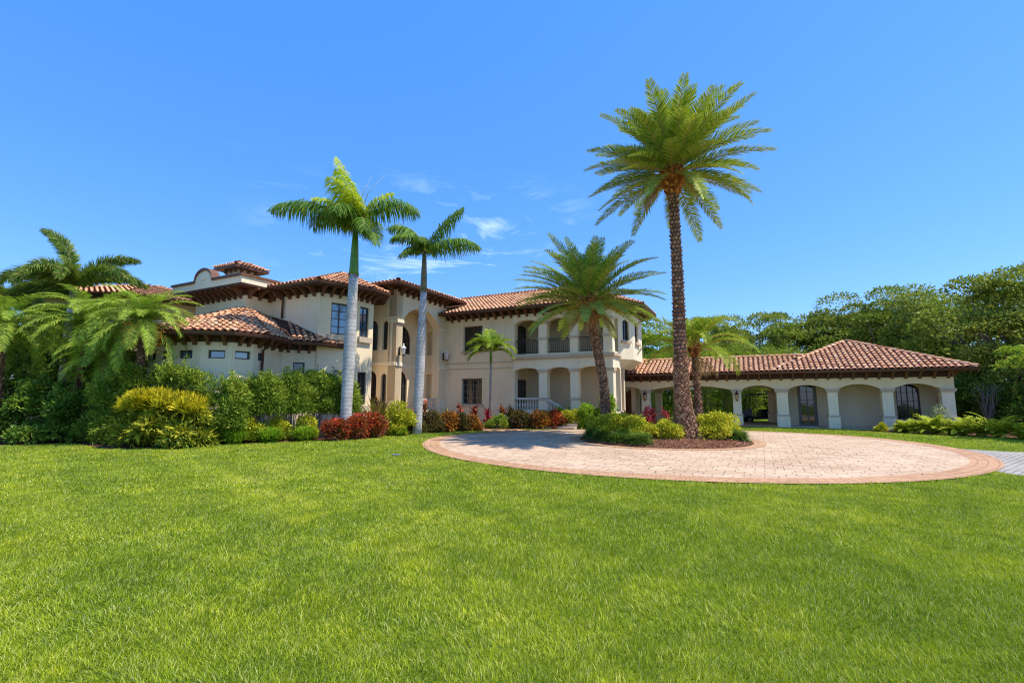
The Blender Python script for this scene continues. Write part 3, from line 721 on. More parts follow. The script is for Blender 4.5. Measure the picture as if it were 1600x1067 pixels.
for i in range(16):
    a0, a1 = pr_[i], pr_[i + 1]
    f = lambda s, t, z: (pw.x + ud.x * s - vd.x * t, pw.y + ud.y * s - vd.y * t, z)
    w.prism([f(a0, 0, hz(a0)), f(a1, 0, hz(a1)), f(a1, -.3, hz(a1)), f(a0, -.3, hz(a0))], [f(a0, 0, zt), f(a1, 0, zt), f(a1, -.3, zt), f(a0, -.3, zt)])
    cp.prism([f(a0, .07, hz(a0) + .13), f(a1, .07, hz(a1) + .13), f(a1, -.37, hz(a1) + .13), f(a0, -.37, hz(a0) + .13)], [f(a0, .07, hz(a0)), f(a1, .07, hz(a1)), f(a1, -.37, hz(a1)), f(a0, -.37, hz(a0))])
cp.obox(pw, ud, -vd, -.07, pr_[0], -.37, .07, zt, zt + .12); cp.obox(pw, ud, -vd, pr_[-1], Lw + .07, -.37, .07, zt, zt + .12)
cp.obox(Vector(H(oR, fB)), vd, ud, .37, 2.5, -.37, .07, zt, zt + .119)
build('parapet', w, M['stucco_light'], mansion); build('parapet_cap', cp, M['woodmid'], mansion)
w = MB(); w.obox(pw, ud, -vd, .02, Lw - .02, -5, -.02, 6.93, 7.0); build('soffit', w, M['wood'], mansion)
shade_frieze(mansion, [PL, PC, P0], 6.62, 6.93); brackets(mansion, PL, PC, 6.93, BR, .48); brackets(mansion, PC, P0, 6.93, BR, .45, inset=.15)
# medallion on the gable
cm = MB(); c = f(hc, .03, zt + .18); cm.lathe((0, 0, 0), [(.14, 0), (.16, .02), (.10, .05)], 12)
rot = Matrix.Rotation(math.atan2(-V_[1], -V_[0]), 4, 'Z') @ Matrix.Rotation(math.pi / 2, 4, 'Y')
cm.v = [tuple(rot @ Vector(v) + Vector(f(hc, 0, zt + .22))) for v in cm.v]; build('medallion', cm, M['stucco_light'], mansion)
# chimney
ca, cb2 = toab(-14.9, 24.3)[0], toab(-14.55, 24.3)[1] + .3; CZ = .42
ch = MB(); pch = Vector(H(ca - .5, cb2 - .5)); ch.obox(pch, ud, -vd, 0, 1.0, -1.0, 0, 6.9, 8.02 + CZ)
cho = build('chimney', ch, M['stucco_light'], mansion)
tb = MB(); k0 = [H(ca - .95, cb2 - .95, 8.12 + CZ), H(ca + .95, cb2 - .95, 8.12 + CZ), H(ca + .95, cb2 + .95, 8.12 + CZ), H(ca - .95, cb2 + .95, 8.12 + CZ)]; kt = H(ca, cb2, 8.55 + CZ)
for i in range(4): tiles(tb, [k0[i], k0[(i + 1) % 4], kt], k0[i], k0[(i + 1) % 4], .2, .3); caps(tb, k0[i], kt, .1, .3)
build('chimney_roof', tb, M['tile'], cho)
ub = MB(); ub.prism([Vector(x) - Vector((0, 0, .01)) for x in k0], [Vector(x) - Vector((0, 0, .12)) for x in k0])
for i in range(4): ub.add([k0[i], k0[(i + 1) % 4], kt], [(0, 1, 2)])
for s in (-.4, 0, .4):
    for sx, sy in ((1, 0), (0, -1), (-1, 0)):
        c = H(ca + sx * .62 + s * abs(sy), cb2 + sy * .62 + s * abs(sx)); ub.box(c[0] - .06, c[0] + .06, c[1] - .06, c[1] + .06, 7.82 + CZ, 8.0 + CZ)
build('chimney_cap', ub, M['woodmid'], cho)
# --- rounded single-storey bay with the big tiled roof
Ev = [(-18.4, 23.3), (-17.3, 20.9), (-15.7, 18.9), (-13.9, 17.8), (-12.2, 17.5), (-10.75, 17.85), (-10.0, 18.9), (-9.85, 20.1), (-9.95, 20.9), (-8.85, 21.6), (-8.1, 23.05)]
Tv = [(-17.0, 24.5, 5.9), (-15.8, 23.85, 5.95), (-14.4, 23.1, 5.95), (-12.95, 22.28, 5.98), (-12.95, 22.28, 5.98), (-12.95, 22.28, 5.98), (-12.95, 22.28, 5.98), (-12.4, 23.4, 5.8), (-11.2, 22.95, 5.45), (-9.45, 22.15, 4.72), (-8.8, 22.5, 4.45)]
zq = 4.22; fs = []; hp = []; ea = []
for i in range(len(Ev) - 1):
    a, b = (*Ev[i], zq), (*Ev[i + 1], zq); ea.append((a, b))
    if Tv[i] == Tv[i + 1]: fs.append([a, b, Tv[i]])
    else: fs.append([a, b, Tv[i + 1], Tv[i]])
roof(mansion, fs, [((*Ev[i], zq), Tv[i]) for i in (2, 3, 6, 9)], ea)
Cn = Vector((-12.2, 20.9)); Wv = []
for i, e in enumerate(Ev):
    v = Vector(e); t = (Vector(Ev[min(i + 1, len(Ev) - 1)]) - Vector(Ev[max(i - 1, 0)])).normalized(); n = Vector((t.y, -t.x)); Wv.append(tuple(v - n * .72))
soffit(mansion, Ev, Wv, zq - .14, zq - .05)
w = MB(); 
wl = []
for i in range(len(Wv) - 1):
    p, q = Vector(Wv[i]), Vector(Wv[i + 1]); L = (q - p).length; ops = []
    if i in (1, 2): ops = [(L * .12, L * .37, 3.21, 3.54, 0), (L * .62, L * .87, 3.21, 3.54, 0)]
    elif i == 3: ops = [(L * .3, L * .3 + .62, 3.21, 3.54, 0)]
    elif i in (4, 5): ops = [(L / 2 - .30, L / 2 + .30, 3.21, 3.54, 0)]
    elif i == 6: ops = [(L / 2 - .2, L / 2 + .2, 3.21, 3.54, 0)]
    elif i == 8: ops = [(L * .35, L * .35 + .5, 2.6, 3.3, 0)]
    wall(w, p, q, 0, 4.12, .25, ops)
    for o_ in ops: wl.append((p, (q - p).normalized(), o_))
build('wall', w, M['stucco'], mansion)
for p, d, o_ in wl: window(mansion, p, d, *o_[:4], 0, 1, 1, .1, gm='glassblue' if o_[2] > 3 else 'glass', fw=.05)
shade_frieze(mansion, Wv, 3.86, 4.14); print('brackets', BCOUNT)
for i in range(1, 9): brackets(mansion, Wv[i], Wv[i + 1], 4.15, BRS, .55, inset=.25)
# --- far left block, only its tiled hip roof shows over the palms
oc = Vector((-23.0, 29.2)); orr = 6.6; og = [(oc.x + orr * math.cos(2 * math.pi * (i - .33) / 8), oc.y + orr * math.sin(2 * math.pi * (i - .33) / 8)) for i in range(8)]
w = MB()
og2 = [tuple(oc + (Vector(p) - oc) * .87) for p in og]
for i in range(8): wall(w, og2[i - 1], og2[i], 0, 6.9, .3, [])
build('wall', w, M['stucco'], mansion)
t = (oc.x, oc.y, 8.75)
roof(mansion, [[(*og[i], 7.0), (*og[(i + 1) % 8], 7.0), t] for i in range(8)], [((*og[i], 7.0), t) for i in range(8)], [((*og[i], 7.0), (*og[(i + 1) % 8], 7.0)) for i in range(8)])
soffit(mansion, og + og[:1], og2 + og2[:1], 6.86, 6.92)
# back walls so that the house is closed from behind
w = MB()
for p, q in ((P4, H(ta - 3.6, Cb + .3)), (H(-6.6, 31.2), H(-6.6, 33.6)), (H(-6.6, 33.6), H(-27, 33.6)), (H(-27, 33.6), (-16.0, 27.0))): wall(w, p, q, 0, 6.9, .3, [])
build('wall', w, M['stucco'], mansion)
# downpipes
for pts in ([(-11.9, 22.6, 6.95), (-11.75, 22.75, 6.7), (-11.5, 22.98, 6.5), (-11.5, 22.98, 5.6)],
            [(-9.95, 19.2, 4.05), (-10.1, 19.5, 3.9), (-10.52, 19.6, 3.65), (-10.52, 19.6, .1)]):
    d_ = MB(); d_.tube(pts, .055, 8); build('downpipe', d_, M['gutter'], mansion, True)

# ------------------------------------------------------------------ covered walkway and pavilion
VB = 30.5
arcade = thing('arcade_pavilion', 'low cream stucco arcade and pavilion with one long terracotta roof at the right', 'pavilion', H(1, VB, 0))
va0, va1 = A(958, VB), A(1493, VB)
pv = Vector(H(va0, VB)); g_ = lambda px: A(px, VB) - va0
CH = 2.12
colp = [(g_(1002), g_(1016)), (g_(1144), g_(1159)), (g_(1212.5), g_(1232)), (g_(1292), g_(1310)), (g_(1377), g_(1397)), (g_(1470), g_(1493))]
w = MB(); ops = []; cur = g_(966)
rises = [.22, .26, .24, .24, .26, .26]
for i, (c0, c1) in enumerate(colp):
    ops.append((cur, c0, -.2, CH + rises[i], rises[i])); cur = c1
wall(w, H(va0, VB), H(va1, VB), CH, 3.0, .45, ops)
for c0, c1 in colp: pass
column_mb = MB()
build('beam', w, M['stucco'], arcade)
for c0, c1 in colp:
    c = MB(); column(c, pv, ud, -vd, c0 + .03, c1 - .03, -.44, .02, -.1, CH + .003, .62)
    build('pillar', c, [M['stucco_light'], M['stone']], arcade)
w = MB(); w.obox(pv, ud, -vd, 0, g_(966), -.45, 0, 0, CH); build('jamb', w, M['stucco'], arcade); w = MB()
# back wall of the pavilion, from the third pillar to the right end
sB = colp[2][0] + .05; Lp = g_(1493)
pbk = Vector(H(va0, VB + 1.7)); gb = lambda px: A(px, VB + 1.7) - va0
dr0, dr1 = gb(1246), gb(1276); wn0, wn1 = gb(1400), gb(1437)
wall(w, H(va0 + sB, VB + 1.7), H(va0 + Lp, VB + 1.7), 0, 3.0, .3, [(dr0 - sB, dr1 - sB, .02, 2.5, 0), (wn0 - sB, wn1 - sB, .5, 2.42, .3)])
w.obox(pv, ud, -vd, Lp - .3, Lp, -8, -.45, -.1, 3.0); w.obox(pv, ud, -vd, sB, sB + .3, -8, -2.0, 0, 3.0); w.obox(pv, ud, -vd, sB, Lp, -8.3, -8.0, 0, 3.0)
w.obox(pv, ud, -vd, sB - .02, sB + .25, -1.7, -.45, -.1, 3.0)
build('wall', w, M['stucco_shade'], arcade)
pbb = Vector(H(va0 + sB, VB + 1.7))
window(arcade, pbb, ud, dr0 - sB, dr1 - sB, .03, 2.5, 0, 2, 5, .08, mat='greyframe', name='door', fw=.16)
window(arcade, pbb, ud, wn0 - sB, wn1 - sB, .5, 2.42, .3, 4, 4, .1)
sm = MB(); sm.obox(pbb, ud, -vd, wn0 - sB - .1, wn1 - sB + .2, 0, .12, .30, .46); build('sill', sm, M['stone'], arcade)
# rear side of the walkway: pillars and beam; gate wall at the left end with the plank doors
w = MB(); bkp = Vector(H(va0, VB + 3.6))
wall(w, H(va0 - .6, VB + 3.6), H(va0 + sB, VB + 3.6), CH, 3.0, .4, [(.6 + g_(1016) + .1, .6 + g_(1144) - .1, -.2, CH + .25, .25), (.6 + g_(1159) + .1, .6 + sB - .1, -.2, CH + .2, .2)])
build('beam', w, M['stucco'], arcade)
for s0 in (g_(1016) - .32, g_(1144) - .05, sB - .35):
    c = MB(); column(c, bkp, ud, -vd, s0, s0 + .42, -.42, 0, 0, CH + .003, .62); build('pillar', c, [M['stucco'], M['stone']], arcade)
w = MB(); gd = VB + 1.9; gp = Vector(H(va0 - .6, gd)); gx = lambda px: A(px, gd) - (va0 - .6)
wall(w, H(va0 - .6, gd), H(A(1016, gd), gd), 0, 3.0, .3, [(gx(976), gx(1001), 0, 2.2, .3)])
build('wall', w, M['stucco_light'], arcade)
dd = MB(); n0, n1 = gx(976), gx(1001)
for i in range(8):
    a, b = n0 + (n1 - n0) * i / 8 + .006, n0 + (n1 - n0) * (i + 1) / 8 - .006
    h = (n1 - n0) / 2; rr = (h * h + .09) / .6; tp = lambda s: 2.2 - rr + math.sqrt(max(0, rr * rr - (s - (n0 + n1) / 2) ** 2))
    dd.obox(gp, ud, -vd, a, b, -.16, -.10 - .008 * (i % 2), .02, min(tp(a), tp(b)) - .005)
dd.obox(gp, ud, -vd, n0, n1, -.09, -.07, 1.72, 1.80); dd.obox(gp, ud, -vd, n0, n1, -.09, -.07, .4, .48)
build('plank_door', dd, M['door'], arcade)
w = MB(); w.obox(pv, ud, -vd, g_(966), sB - .05, -3.9, .1, -.05, .10); build('floor', w, M['paver_border'], arcade)
w = MB(); w.obox(pv, ud, -vd, sB, Lp - .3, -1.7, -.45, -.05, .05); build('floor', w, M['stone'], arcade)
w = MB(); w.obox(pv, ud, -vd, .02, Lp - .02, -.43, -.02, 3.0, 3.22)
w.obox(pv, ud, -vd, .02, Lp - .02, -.02, .03, 2.70, 3.02)
w.obox(pv, ud, -vd, .02, Lp, -4.0, -.45, 2.98, 3.04); build('ceiling', w, M['wood'], arcade)
zV = 3.12; vf = VB - .75; vr = VB + 1.85; zVr = 4.12
pa0, pa1 = 1.0, va1 + .72; pm = (pa0 + pa1) / 2; pz_ = zV + (pa1 - pa0) / 2 * .44; pbk2 = vf + (pa1 - pa0)
va_s = va0 - .35
J = H(pa0 + 2.45, vr, zVr - .0)
ffL, ffR, apx = H(pa0, vf, zV), H(pa1, vf, zV), H(pm, vf + (pa1 - pa0) / 2, pz_)
tk = (vr - vf); jj = H(pa0 + (zVr - zV) / .44, vr, zVr)
faces = [[H(va_s, vf, zV), H(pa0 + .3, vf, zV), H(pa0 + (zVr - zV) / .44, vr, zVr), H(va_s - .2, vr, zVr)],
         [ffL, ffR, apx], [ffR, H(pa1, pbk2, zV), apx], [H(pa1, pbk2, zV), H(pa0, pbk2, zV), apx], [H(pa0, pbk2, zV), ffL, apx],
         [H(pa0 + 1, vr + tk, zV), H(va_s, vr + tk, zV), H(va_s, vr, zVr), jj]]
roof(arcade, faces, [(ffR, apx), (H(pa0 + 1.6, vf + 1.6, zV + .70), apx), (H(va_s - .2, vr, zVr), jj)],
     [(H(va_s, vf, zV), ffR), (ffR, H(pa1, pbk2, zV))])
soffit(arcade, [H(va_s, vf), H(pa1, vf), H(pa1, pbk2)], [H(va_s, VB), H(va1, VB), H(va1, pbk2)], zV - .12, zV - .04)
brackets(arcade, H(va0, VB), H(va1, VB), 3.04, BRS, .56, inset=.2)
brackets(arcade, H(va1, VB), H(va1, VB + 5), 3.06, BRS, .7)

# ------------------------------------------------------------------ wall lanterns
def lantern(loc, n, label, s=1.0, gm='white'):
    t = thing('wall_lantern', label, 'lantern', loc, 'wall lanterns on the arcade pillars' if gm == 'amber' else 'large lanterns on the porch columns')
    ang = math.atan2(n[1], n[0]); t.rotation_euler = (0, 0, ang)
    b = MB(); b.box(0, .03, -.05 * s, .05 * s, -.22 * s, .22 * s); b.tube([(0.02, 0, .12 * s), (.12 * s, 0, .22 * s), (.24 * s, 0, .22 * s), (.26 * s, 0, .30 * s)], .014 * s, 6)
    b.tube([(.02, 0, -.15 * s), (.12 * s, 0, -.20 * s), (.22 * s, 0, -.14 * s)], .012 * s, 6)
    build('bracket_arm', b, M['iron'], t, world=False)
    c = MB(); c.lathe((.26 * s, 0, 0), [(.07 * s, -.18 * s), (.13 * s, .12 * s)], 6); build('lantern_glass', c, M[gm], t, world=False)
    c = MB(); c.lathe((.26 * s, 0, 0), [(.15 * s, .12 * s), (.16 * s, .14 * s), (.05 * s, .25 * s), (.03 * s, .30 * s), (.045 * s, .33 * s), (.005, .38 * s)], 6)
    build('cap', c, M['white'] if gm == 'white' else M['iron'], t, world=False)
    c = MB(); c.lathe((.26 * s, 0, 0), [(.02 * s, -.30 * s), (.04 * s, -.25 * s), (.075 * s, -.18 * s)], 6)
    for k in range(6):
        w_ = 2 * math.pi * k / 6; c.tube([(.26 * s + .075 * s * math.cos(w_), .075 * s * math.sin(w_), -.18 * s), (.26 * s + .135 * s * math.cos(w_), .135 * s * math.sin(w_), .12 * s)], .008 * s, 4)
    build('cage', c, M['iron'] if gm == 'amber' else M['gutter'], t, world=False)
lantern(H(ta + .05, Cb + .25, 4.25), U, 'white lantern high on the left column of the entrance arch', 1.1)
lantern(H(ta + .05, Rb - .38, 4.25), U, 'white lantern high on the right column of the entrance arch', 1.1)
lantern(H(va0 + (colp[0][0] + colp[0][1]) / 2, VB - .04, 1.72), (-V_[0], -V_[1]), 'amber lantern on the pillar beside the wooden plank door', .95, 'amber')
lantern(H(va0 + (colp[1][0] + colp[1][1]) / 2, VB - .04, 1.72), (-V_[0], -V_[1]), 'amber lantern on the second arcade pillar, by the dark cart', .95, 'amber')

# ------------------------------------------------------------------ golf cart parked behind the arcade
gc = thing('golf_cart', 'black golf cart with spoked wheels parked beyond the arcade opening', 'golf cart', H(A(1189, 35.0), 35.0, 0), rz=rad(168))
b = MB(); b.prism([(-1.15, -.55, .75), (.2, -.55, .72), (.2, .55, .72), (-1.15, .55, .75)], [(-1.2, -.58, .35), (.2, -.55, .30), (.2, .55, .30), (-1.2, .58, .35)])
b.prism([(.2, -.55, .42), (.75, -.55, .42), (.75, .55, .42), (.2, .55, .42)], [(.2, -.5, .30), (.75, -.5, .30), (.75, .5, .30), (.2, .5, .30)])
b.prism([(.75, -.55, .95), (1.25, -.45, .72), (1.25, .45, .72), (.75, .55, .95)], [(.72, -.55, .30), (1.3, -.5, .34), (1.3, .5, .34), (.72, .55, .30)]); build('body', b, M['black'], gc, world=False)
b = MB(); b.box(-.55, .1, -.5, .5, .752, .88); b.prism([(-.72, -.5, 1.32), (-.60, -.5, 1.32), (-.60, .5, 1.32), (-.72, .5, 1.32)], [(-.62, -.5, .88), (-.48, -.5, .88), (-.48, .5, .88), (-.62, .5, .88)]); build('seat', b, M['rubber'], gc, world=False)
b = MB(); b.prism([(-1.05, -.58, 1.92), (.85, -.58, 1.90), (.85, .58, 1.90), (-1.05, .58, 1.92)], [(-1.1, -.62, 1.84), (.92, -.62, 1.82), (.92, .62, 1.82), (-1.1, .62, 1.84)]); build('canopy', b, M['black'], gc, world=False)
for x0, x1 in ((.98, .78), (-.95, -.9)):
    for y in (-.5, .5): b = MB(); b.tube([(x0, y, .74), (x1, y, 1.86)], .022, 6); build('canopy_post', b, M['black'], gc, world=False)
b = MB(); b.tube([(.62, .22, .9), (.42, .22, 1.12)], .02, 6); b.tube([(.42 + .04 * math.cos(k * .7), .22 + .16 * math.sin(k * .7), 1.12 + .12 * math.cos(k * .7)) for k in range(10)], .014, 6); build('steering_wheel', b, M['rubber'], gc, world=False)
for x in (-.8, .95):
    for y in (-.55, .55):
        b = MB(); b.tube([(x, y - .09, .25), (x, y - .08, .25), (x, y + .08, .25), (x, y + .09, .25)], [.20, .25, .25, .20], 20); wh = build('wheel', b, M['rubber'], gc, world=False)
        b = MB(); sg = 1 if y > 0 else -1
        for k in range(6): a_ = k * math.pi / 3; b.tube([(x, y + .1 * sg, .25), (x + .15 * math.cos(a_), y + .1 * sg, .25 + .15 * math.sin(a_))], .016, 5)
        b.tube([(x, y + .085 * sg, .25), (x, y + .12 * sg, .25)], .045, 10); build('rim', b, M['steel'], wh, world=False)

# ------------------------------------------------------------------ foliage
def unit(v): return v / np.maximum(1e-9, np.linalg.norm(v, axis=1, keepdims=True))
def leafquads(pos, direc, normal, ln, wd):
    """rhombic leaves: base, left, tip, right; a slight fold gives each its own shading"""
    direc = unit(direc); side = unit(np.cross(direc, normal)); nrm = np.cross(side, direc)
    ln = ln[:, None]; wd = wd[:, None]
    b = pos; t = pos + direc * ln - nrm * ln * .12; l = pos + direc * ln * .45 + side * wd * .5; r = pos + direc * ln * .45 - side * wd * .5
    V = np.stack([b, l, t, r], 1).reshape(-1, 3); Q = np.arange(len(V)).reshape(-1, 4); return V, Q
def blob_leaves(rng, n, centers, radii, size, aspect=.5, up=.35, zmin=.03, flat=1.0, shell=.72):
    """leaves around the shells of many overlapping clumps"""
    idx = rng.integers(0, len(centers), n); d = unit(rng.normal(size=(n, 3))); d[:, 2] = np.where(d[:, 2] < -.35, -d[:, 2], d[:, 2])
    rr = radii[idx] * (shell + (1 - shell) * rng.random(n) ** .5) * (1 + .12 * rng.normal(size=n))
    pos = centers[idx] + d * rr[:, None] * np.array([1, 1, flat])
    keep = pos[:, 2] > zmin; pos = pos[keep]; d = d[keep]; m = len(pos)
    direc = d * .9 + rng.normal(size=(m, 3)) * .7; direc[:, 2] += up * .5
    nrm = rng.normal(size=(m, 3)) * .8 + np.array([0, 0, 1.0])
    ln = size * (.65 + .7 * rng.random(m)); return leafquads(pos, direc, nrm, ln, ln * aspect)
def clumps(rng, k, rx, ry, h, rmin, rmax, z0=0.0, boxy=0.0):
    c = []; r = []
    for i in range(k):
        while True:
            p = rng.uniform(-1, 1, 3); p[2] = rng.random()
            if boxy or p[0] ** 2 + p[1] ** 2 + (p[2] - .25) ** 2 * 1.25 < 1: break
        rad_ = rng.uniform(rmin, rmax)
        c.append((p[0] * max(.05, rx - rad_ * .8), p[1] * max(.05, ry - rad_ * .8), z0 + max(rad_ * .5, p[2] * (h - rad_ * .9)))); r.append(rad_)
    return np.array(c), np.array(r)
_seed = [100]
def shrub(name, label, cat, loc, rx, ry, h, mat, n=2200, size=.09, aspect=.5, group=None, k=14, stems=True, boxy=0, flat=1.0, up=.35, rm=(.22, .42), bare=0.0, core=True, wild=0):
    _seed[0] += 1; rng = np.random.default_rng(_seed[0])
    t = thing(name, label, cat, (loc[0], loc[1], loc[2] if len(loc) > 2 else 0), group)
    m = min(rx, ry, h); z0 = h * bare
    c, r = clumps(rng, k, rx, ry, h - z0, rm[0] * min(h, 1.2), rm[1] * min(h, 1.2), z0, boxy)
    if wild:
        ex = []; er = []
        for i in range(wild):
            q = c[rng.integers(0, len(c))]; a = rng.random() * 6.28; b_ = np.array([q[0] + .2 * math.cos(a), q[1] + .2 * math.sin(a), max(q[2], h * .72)]); d_ = np.array([rng.normal() * .18, rng.normal() * .18, 1.0])
            for f in np.linspace(.1, rng.uniform(.35, .75), 5): ex.append(b_ + d_ * f * min(1, h * .45)); er.append(.05 + .05 * rng.random())
        Vw, Qw = blob_leaves(rng, wild * 60, np.array(ex), np.array(er), size * .9, aspect, 1.6, zmin=.1, shell=.3); npmesh('shoots', Vw, Qw, M[mat], t)
    V, Q = blob_leaves(rng, int(n * 2.0), c, r, size, aspect, up, zmin=.02 + z0 * .7, flat=flat, shell=.6)
    npmesh('foliage', V, Q, M[mat], t)
    if stems:
        b = MB()
        for i in range(26 if bare else 6):
            a = 2 * math.pi * rng.random(); tgt = c[rng.integers(0, len(c))]
            x0, y0 = tgt[0] * .45 + .05 * math.cos(a), tgt[1] * .45 + .05 * math.sin(a)
            b.tube([(x0, y0, -.02), (x0 * 1.2, y0 * 1.2, tgt[2] * .5), (tgt[0], tgt[1], tgt[2])], [.022, .016, .008], 5)
        build('stems', b, M['palebark'] if bare else M['bark'], t, world=False)
    return t
def straps(name, label, cat, loc, n, L, w, mat, group=None, e=(35, 85), droop=60, seg=4, tips=None, stalk=0, rings=1):
    """rosettes of long arching blades: cordylines, ferns, grasses"""
    _seed[0] += 1; rng = np.random.default_rng(_seed[0])
    t = thing(name, label, cat, (loc[0], loc[1], loc[2] if len(loc) > 2 else 0), group)
    Vs = []; Qs = []; o = 0
    for i in range(n):
        az = rng.random() * 2 * math.pi; e0 = rad(rng.uniform(*e)); l = L * rng.uniform(.65, 1.1); x, z = 0.0, 0.0
        zb = stalk * rng.random() if stalk else 0; ox, oy = (rng.normal() * .04, rng.normal() * .04)
        if rings > 1: q = rng.integers(0, rings); ox += .28 * L * math.cos(q * 2.4) * (q > 0); oy += .28 * L * math.sin(q * 2.4) * (q > 0)
        ca_, sa_ = math.cos(az), math.sin(az)
        for j in range(seg + 1):
            f = j / seg; ww = w * (1 - f ** 2.2) * (.55 + .9 * min(1, f * 3)) + .002
            px_, py_ = ox + x * ca_, oy + x * sa_
            Vs += [(px_ - sa_ * ww / 2, py_ + ca_ * ww / 2, zb + z), (px_ + sa_ * ww / 2, py_ - ca_ * ww / 2, zb + z)]
            ang = e0 - rad(droop) * f; x += math.cos(ang) * l / seg; z += math.sin(ang) * l / seg
        for j in range(seg): Qs.append((o + 2 * j, o + 2 * j + 1, o + 2 * j + 3, o + 2 * j + 2))
        o += 2 * (seg + 1)
    V = np.array(Vs); V[:, 2] = np.maximum(V[:, 2], .01)
    npmesh('leaves', V, np.array(Qs), M[mat], t)
    if stalk:
        b = MB(); b.tube([(0, 0, -.02), (.02, 0, stalk * .5), (0, .02, stalk)], [.03, .025, .02], 6); build('stem', b, M['bark'], t, world=False)
    return t
def ferns(name, label, cat, loc, n, L, mat, group=None, e=(30, 80), droop=70, nl=30, lw=.045, ll=.20):
    """pinnate fronds: fern clump"""
    t = thing(name, label, cat, (loc[0], loc[1], 0), group); _seed[0] += 1; rng = np.random.default_rng(_seed[0])
    Vs = []; Qs = []; o = 0
    for i in range(n):
        V, Q, mi = frond_geo(rng, L * rng.uniform(.75, 1.1), rad(rng.uniform(*e)), rad(droop), nl, ll, lw, .012, rng.random() * 6.28, .15)
        Vs.append(V); Qs.append(Q + o); o += len(V)
    npmesh('fronds', np.concatenate(Vs), np.concatenate(Qs), M[mat], t); return t

def frond_geo(rng, L, e0, droop, nl, ll, lw, rr, az, hang=.4, vee=.35, plume=False, fwd=.55, twist=0.0, bare=.10, power=1.4):
    """a palm leaf: curved midrib with two ranks of leaflets (or plumes all round). Returns V,Q,material index"""
    N = 14; P = [np.zeros(3)]; T = []
    for i in range(N):
        f = (i + .5) / N; a = e0 - droop * f ** power; T.append(np.array([math.cos(a), 0, math.sin(a)])); P.append(P[-1] + T[-1] * L / N)
    P = np.array(P); T = np.array(T + [T[-1]])
    Vs = []; Qs = []; mi = []
    for i in range(N + 1):     # midrib as a thin keel
        w = rr * (1 - .85 * i / N); up = np.array([-T[i][2], 0, T[i][0]])
        Vs += [P[i] + np.array([0, w, 0]), P[i] + up * w * .6, P[i] - np.array([0, w, 0]), P[i] - up * w]
    for i in range(N):
        for j in range(4): Qs.append((4 * i + j, 4 * i + (j + 1) % 4, 4 * i + 4 + (j + 1) % 4, 4 * i + 4 + j)); mi.append(0)
    V0 = np.array(Vs); o = len(V0); f = bare + (1 - bare) * (np.arange(nl) + rng.random(nl) * .8) / nl
    n_r = 2 if not plume else 4; LV = []; LQ = []
    for side in range(n_r):
        ff = np.clip(f + rng.normal(size=nl) * .004, 0, .999); k = ff * N; i = k.astype(int); g = (k - i)[:, None]
        pos = P[i] * (1 - g) + P[i + 1] * g; tan = T[i]; upv = np.stack([-tan[:, 2], np.zeros(nl), tan[:, 0]], 1)
        prof = np.sin(np.pi * np.clip(.10 + .86 * ff, 0, 1)) ** .6; l = ll * prof * (.85 + .3 * rng.random(nl))
        if not plume:
            sg = 1 if side == 0 else -1; d = np.array([0, sg, 0]) * math.cos(vee) + upv * (math.sin(vee) + rng.normal(size=(nl, 1)) * .12)
        else:
            an = rng.random(nl) * 2 * math.pi; d = np.stack([np.zeros(nl), np.cos(an), np.zeros(nl)], 1) + upv * np.sin(an)[:, None]
        d = unit(d + tan * (fwd + .5 * ff[:, None] ** 2) + rng.normal(size=(nl, 3)) * .06); dn = np.array([0, 0, -1.0])
        mid = pos + d * l[:, None] * .5 + dn * (l * (hang * .12 + (.16 if hang > .7 else 0)))[:, None]; tip = mid + unit(d * (1 - hang * .6) + dn * hang * 1.1) * l[:, None] * .5
        ww = tan * (lw * (.7 + .3 * prof))[:, None] * .5
        q = np.stack([pos - ww * .5, pos + ww * .5, mid + ww, mid - ww, tip + ww * .12, tip - ww * .12], 1).reshape(-1, 3)
        b = o + sum(len(x) for x in LV); ix = b + 6 * np.arange(nl)[:, None]
        LV.append(q); LQ.append(np.concatenate([ix + np.array([[0, 1, 2, 3]]), ix + np.array([[3, 2, 4, 5]])]))
    V = np.concatenate([V0] + LV); Q = np.concatenate([np.array(Qs)] + LQ); mi = np.array(mi + [1] * (len(Q) - len(mi)))
    if twist: V[:, 1] += twist * (V[:, 0] / max(L, .1)) ** 2
    c, s = math.cos(az), math.sin(az); V = np.stack([V[:, 0] * c - V[:, 1] * s, V[:, 0] * s + V[:, 1] * c, V[:, 2]], 1)
    return V, Q, mi
def add_frond(t, rng, base, L, e0, droop, nl, ll, lw, rr, az, mats, **kw):
    V, Q, mi = frond_geo(rng, L, rad(e0), rad(droop), nl, ll, lw, rr, rad(az), **kw)
    return npmesh('frond', V + np.array(base), Q, [M[m] for m in mats], t, mi)

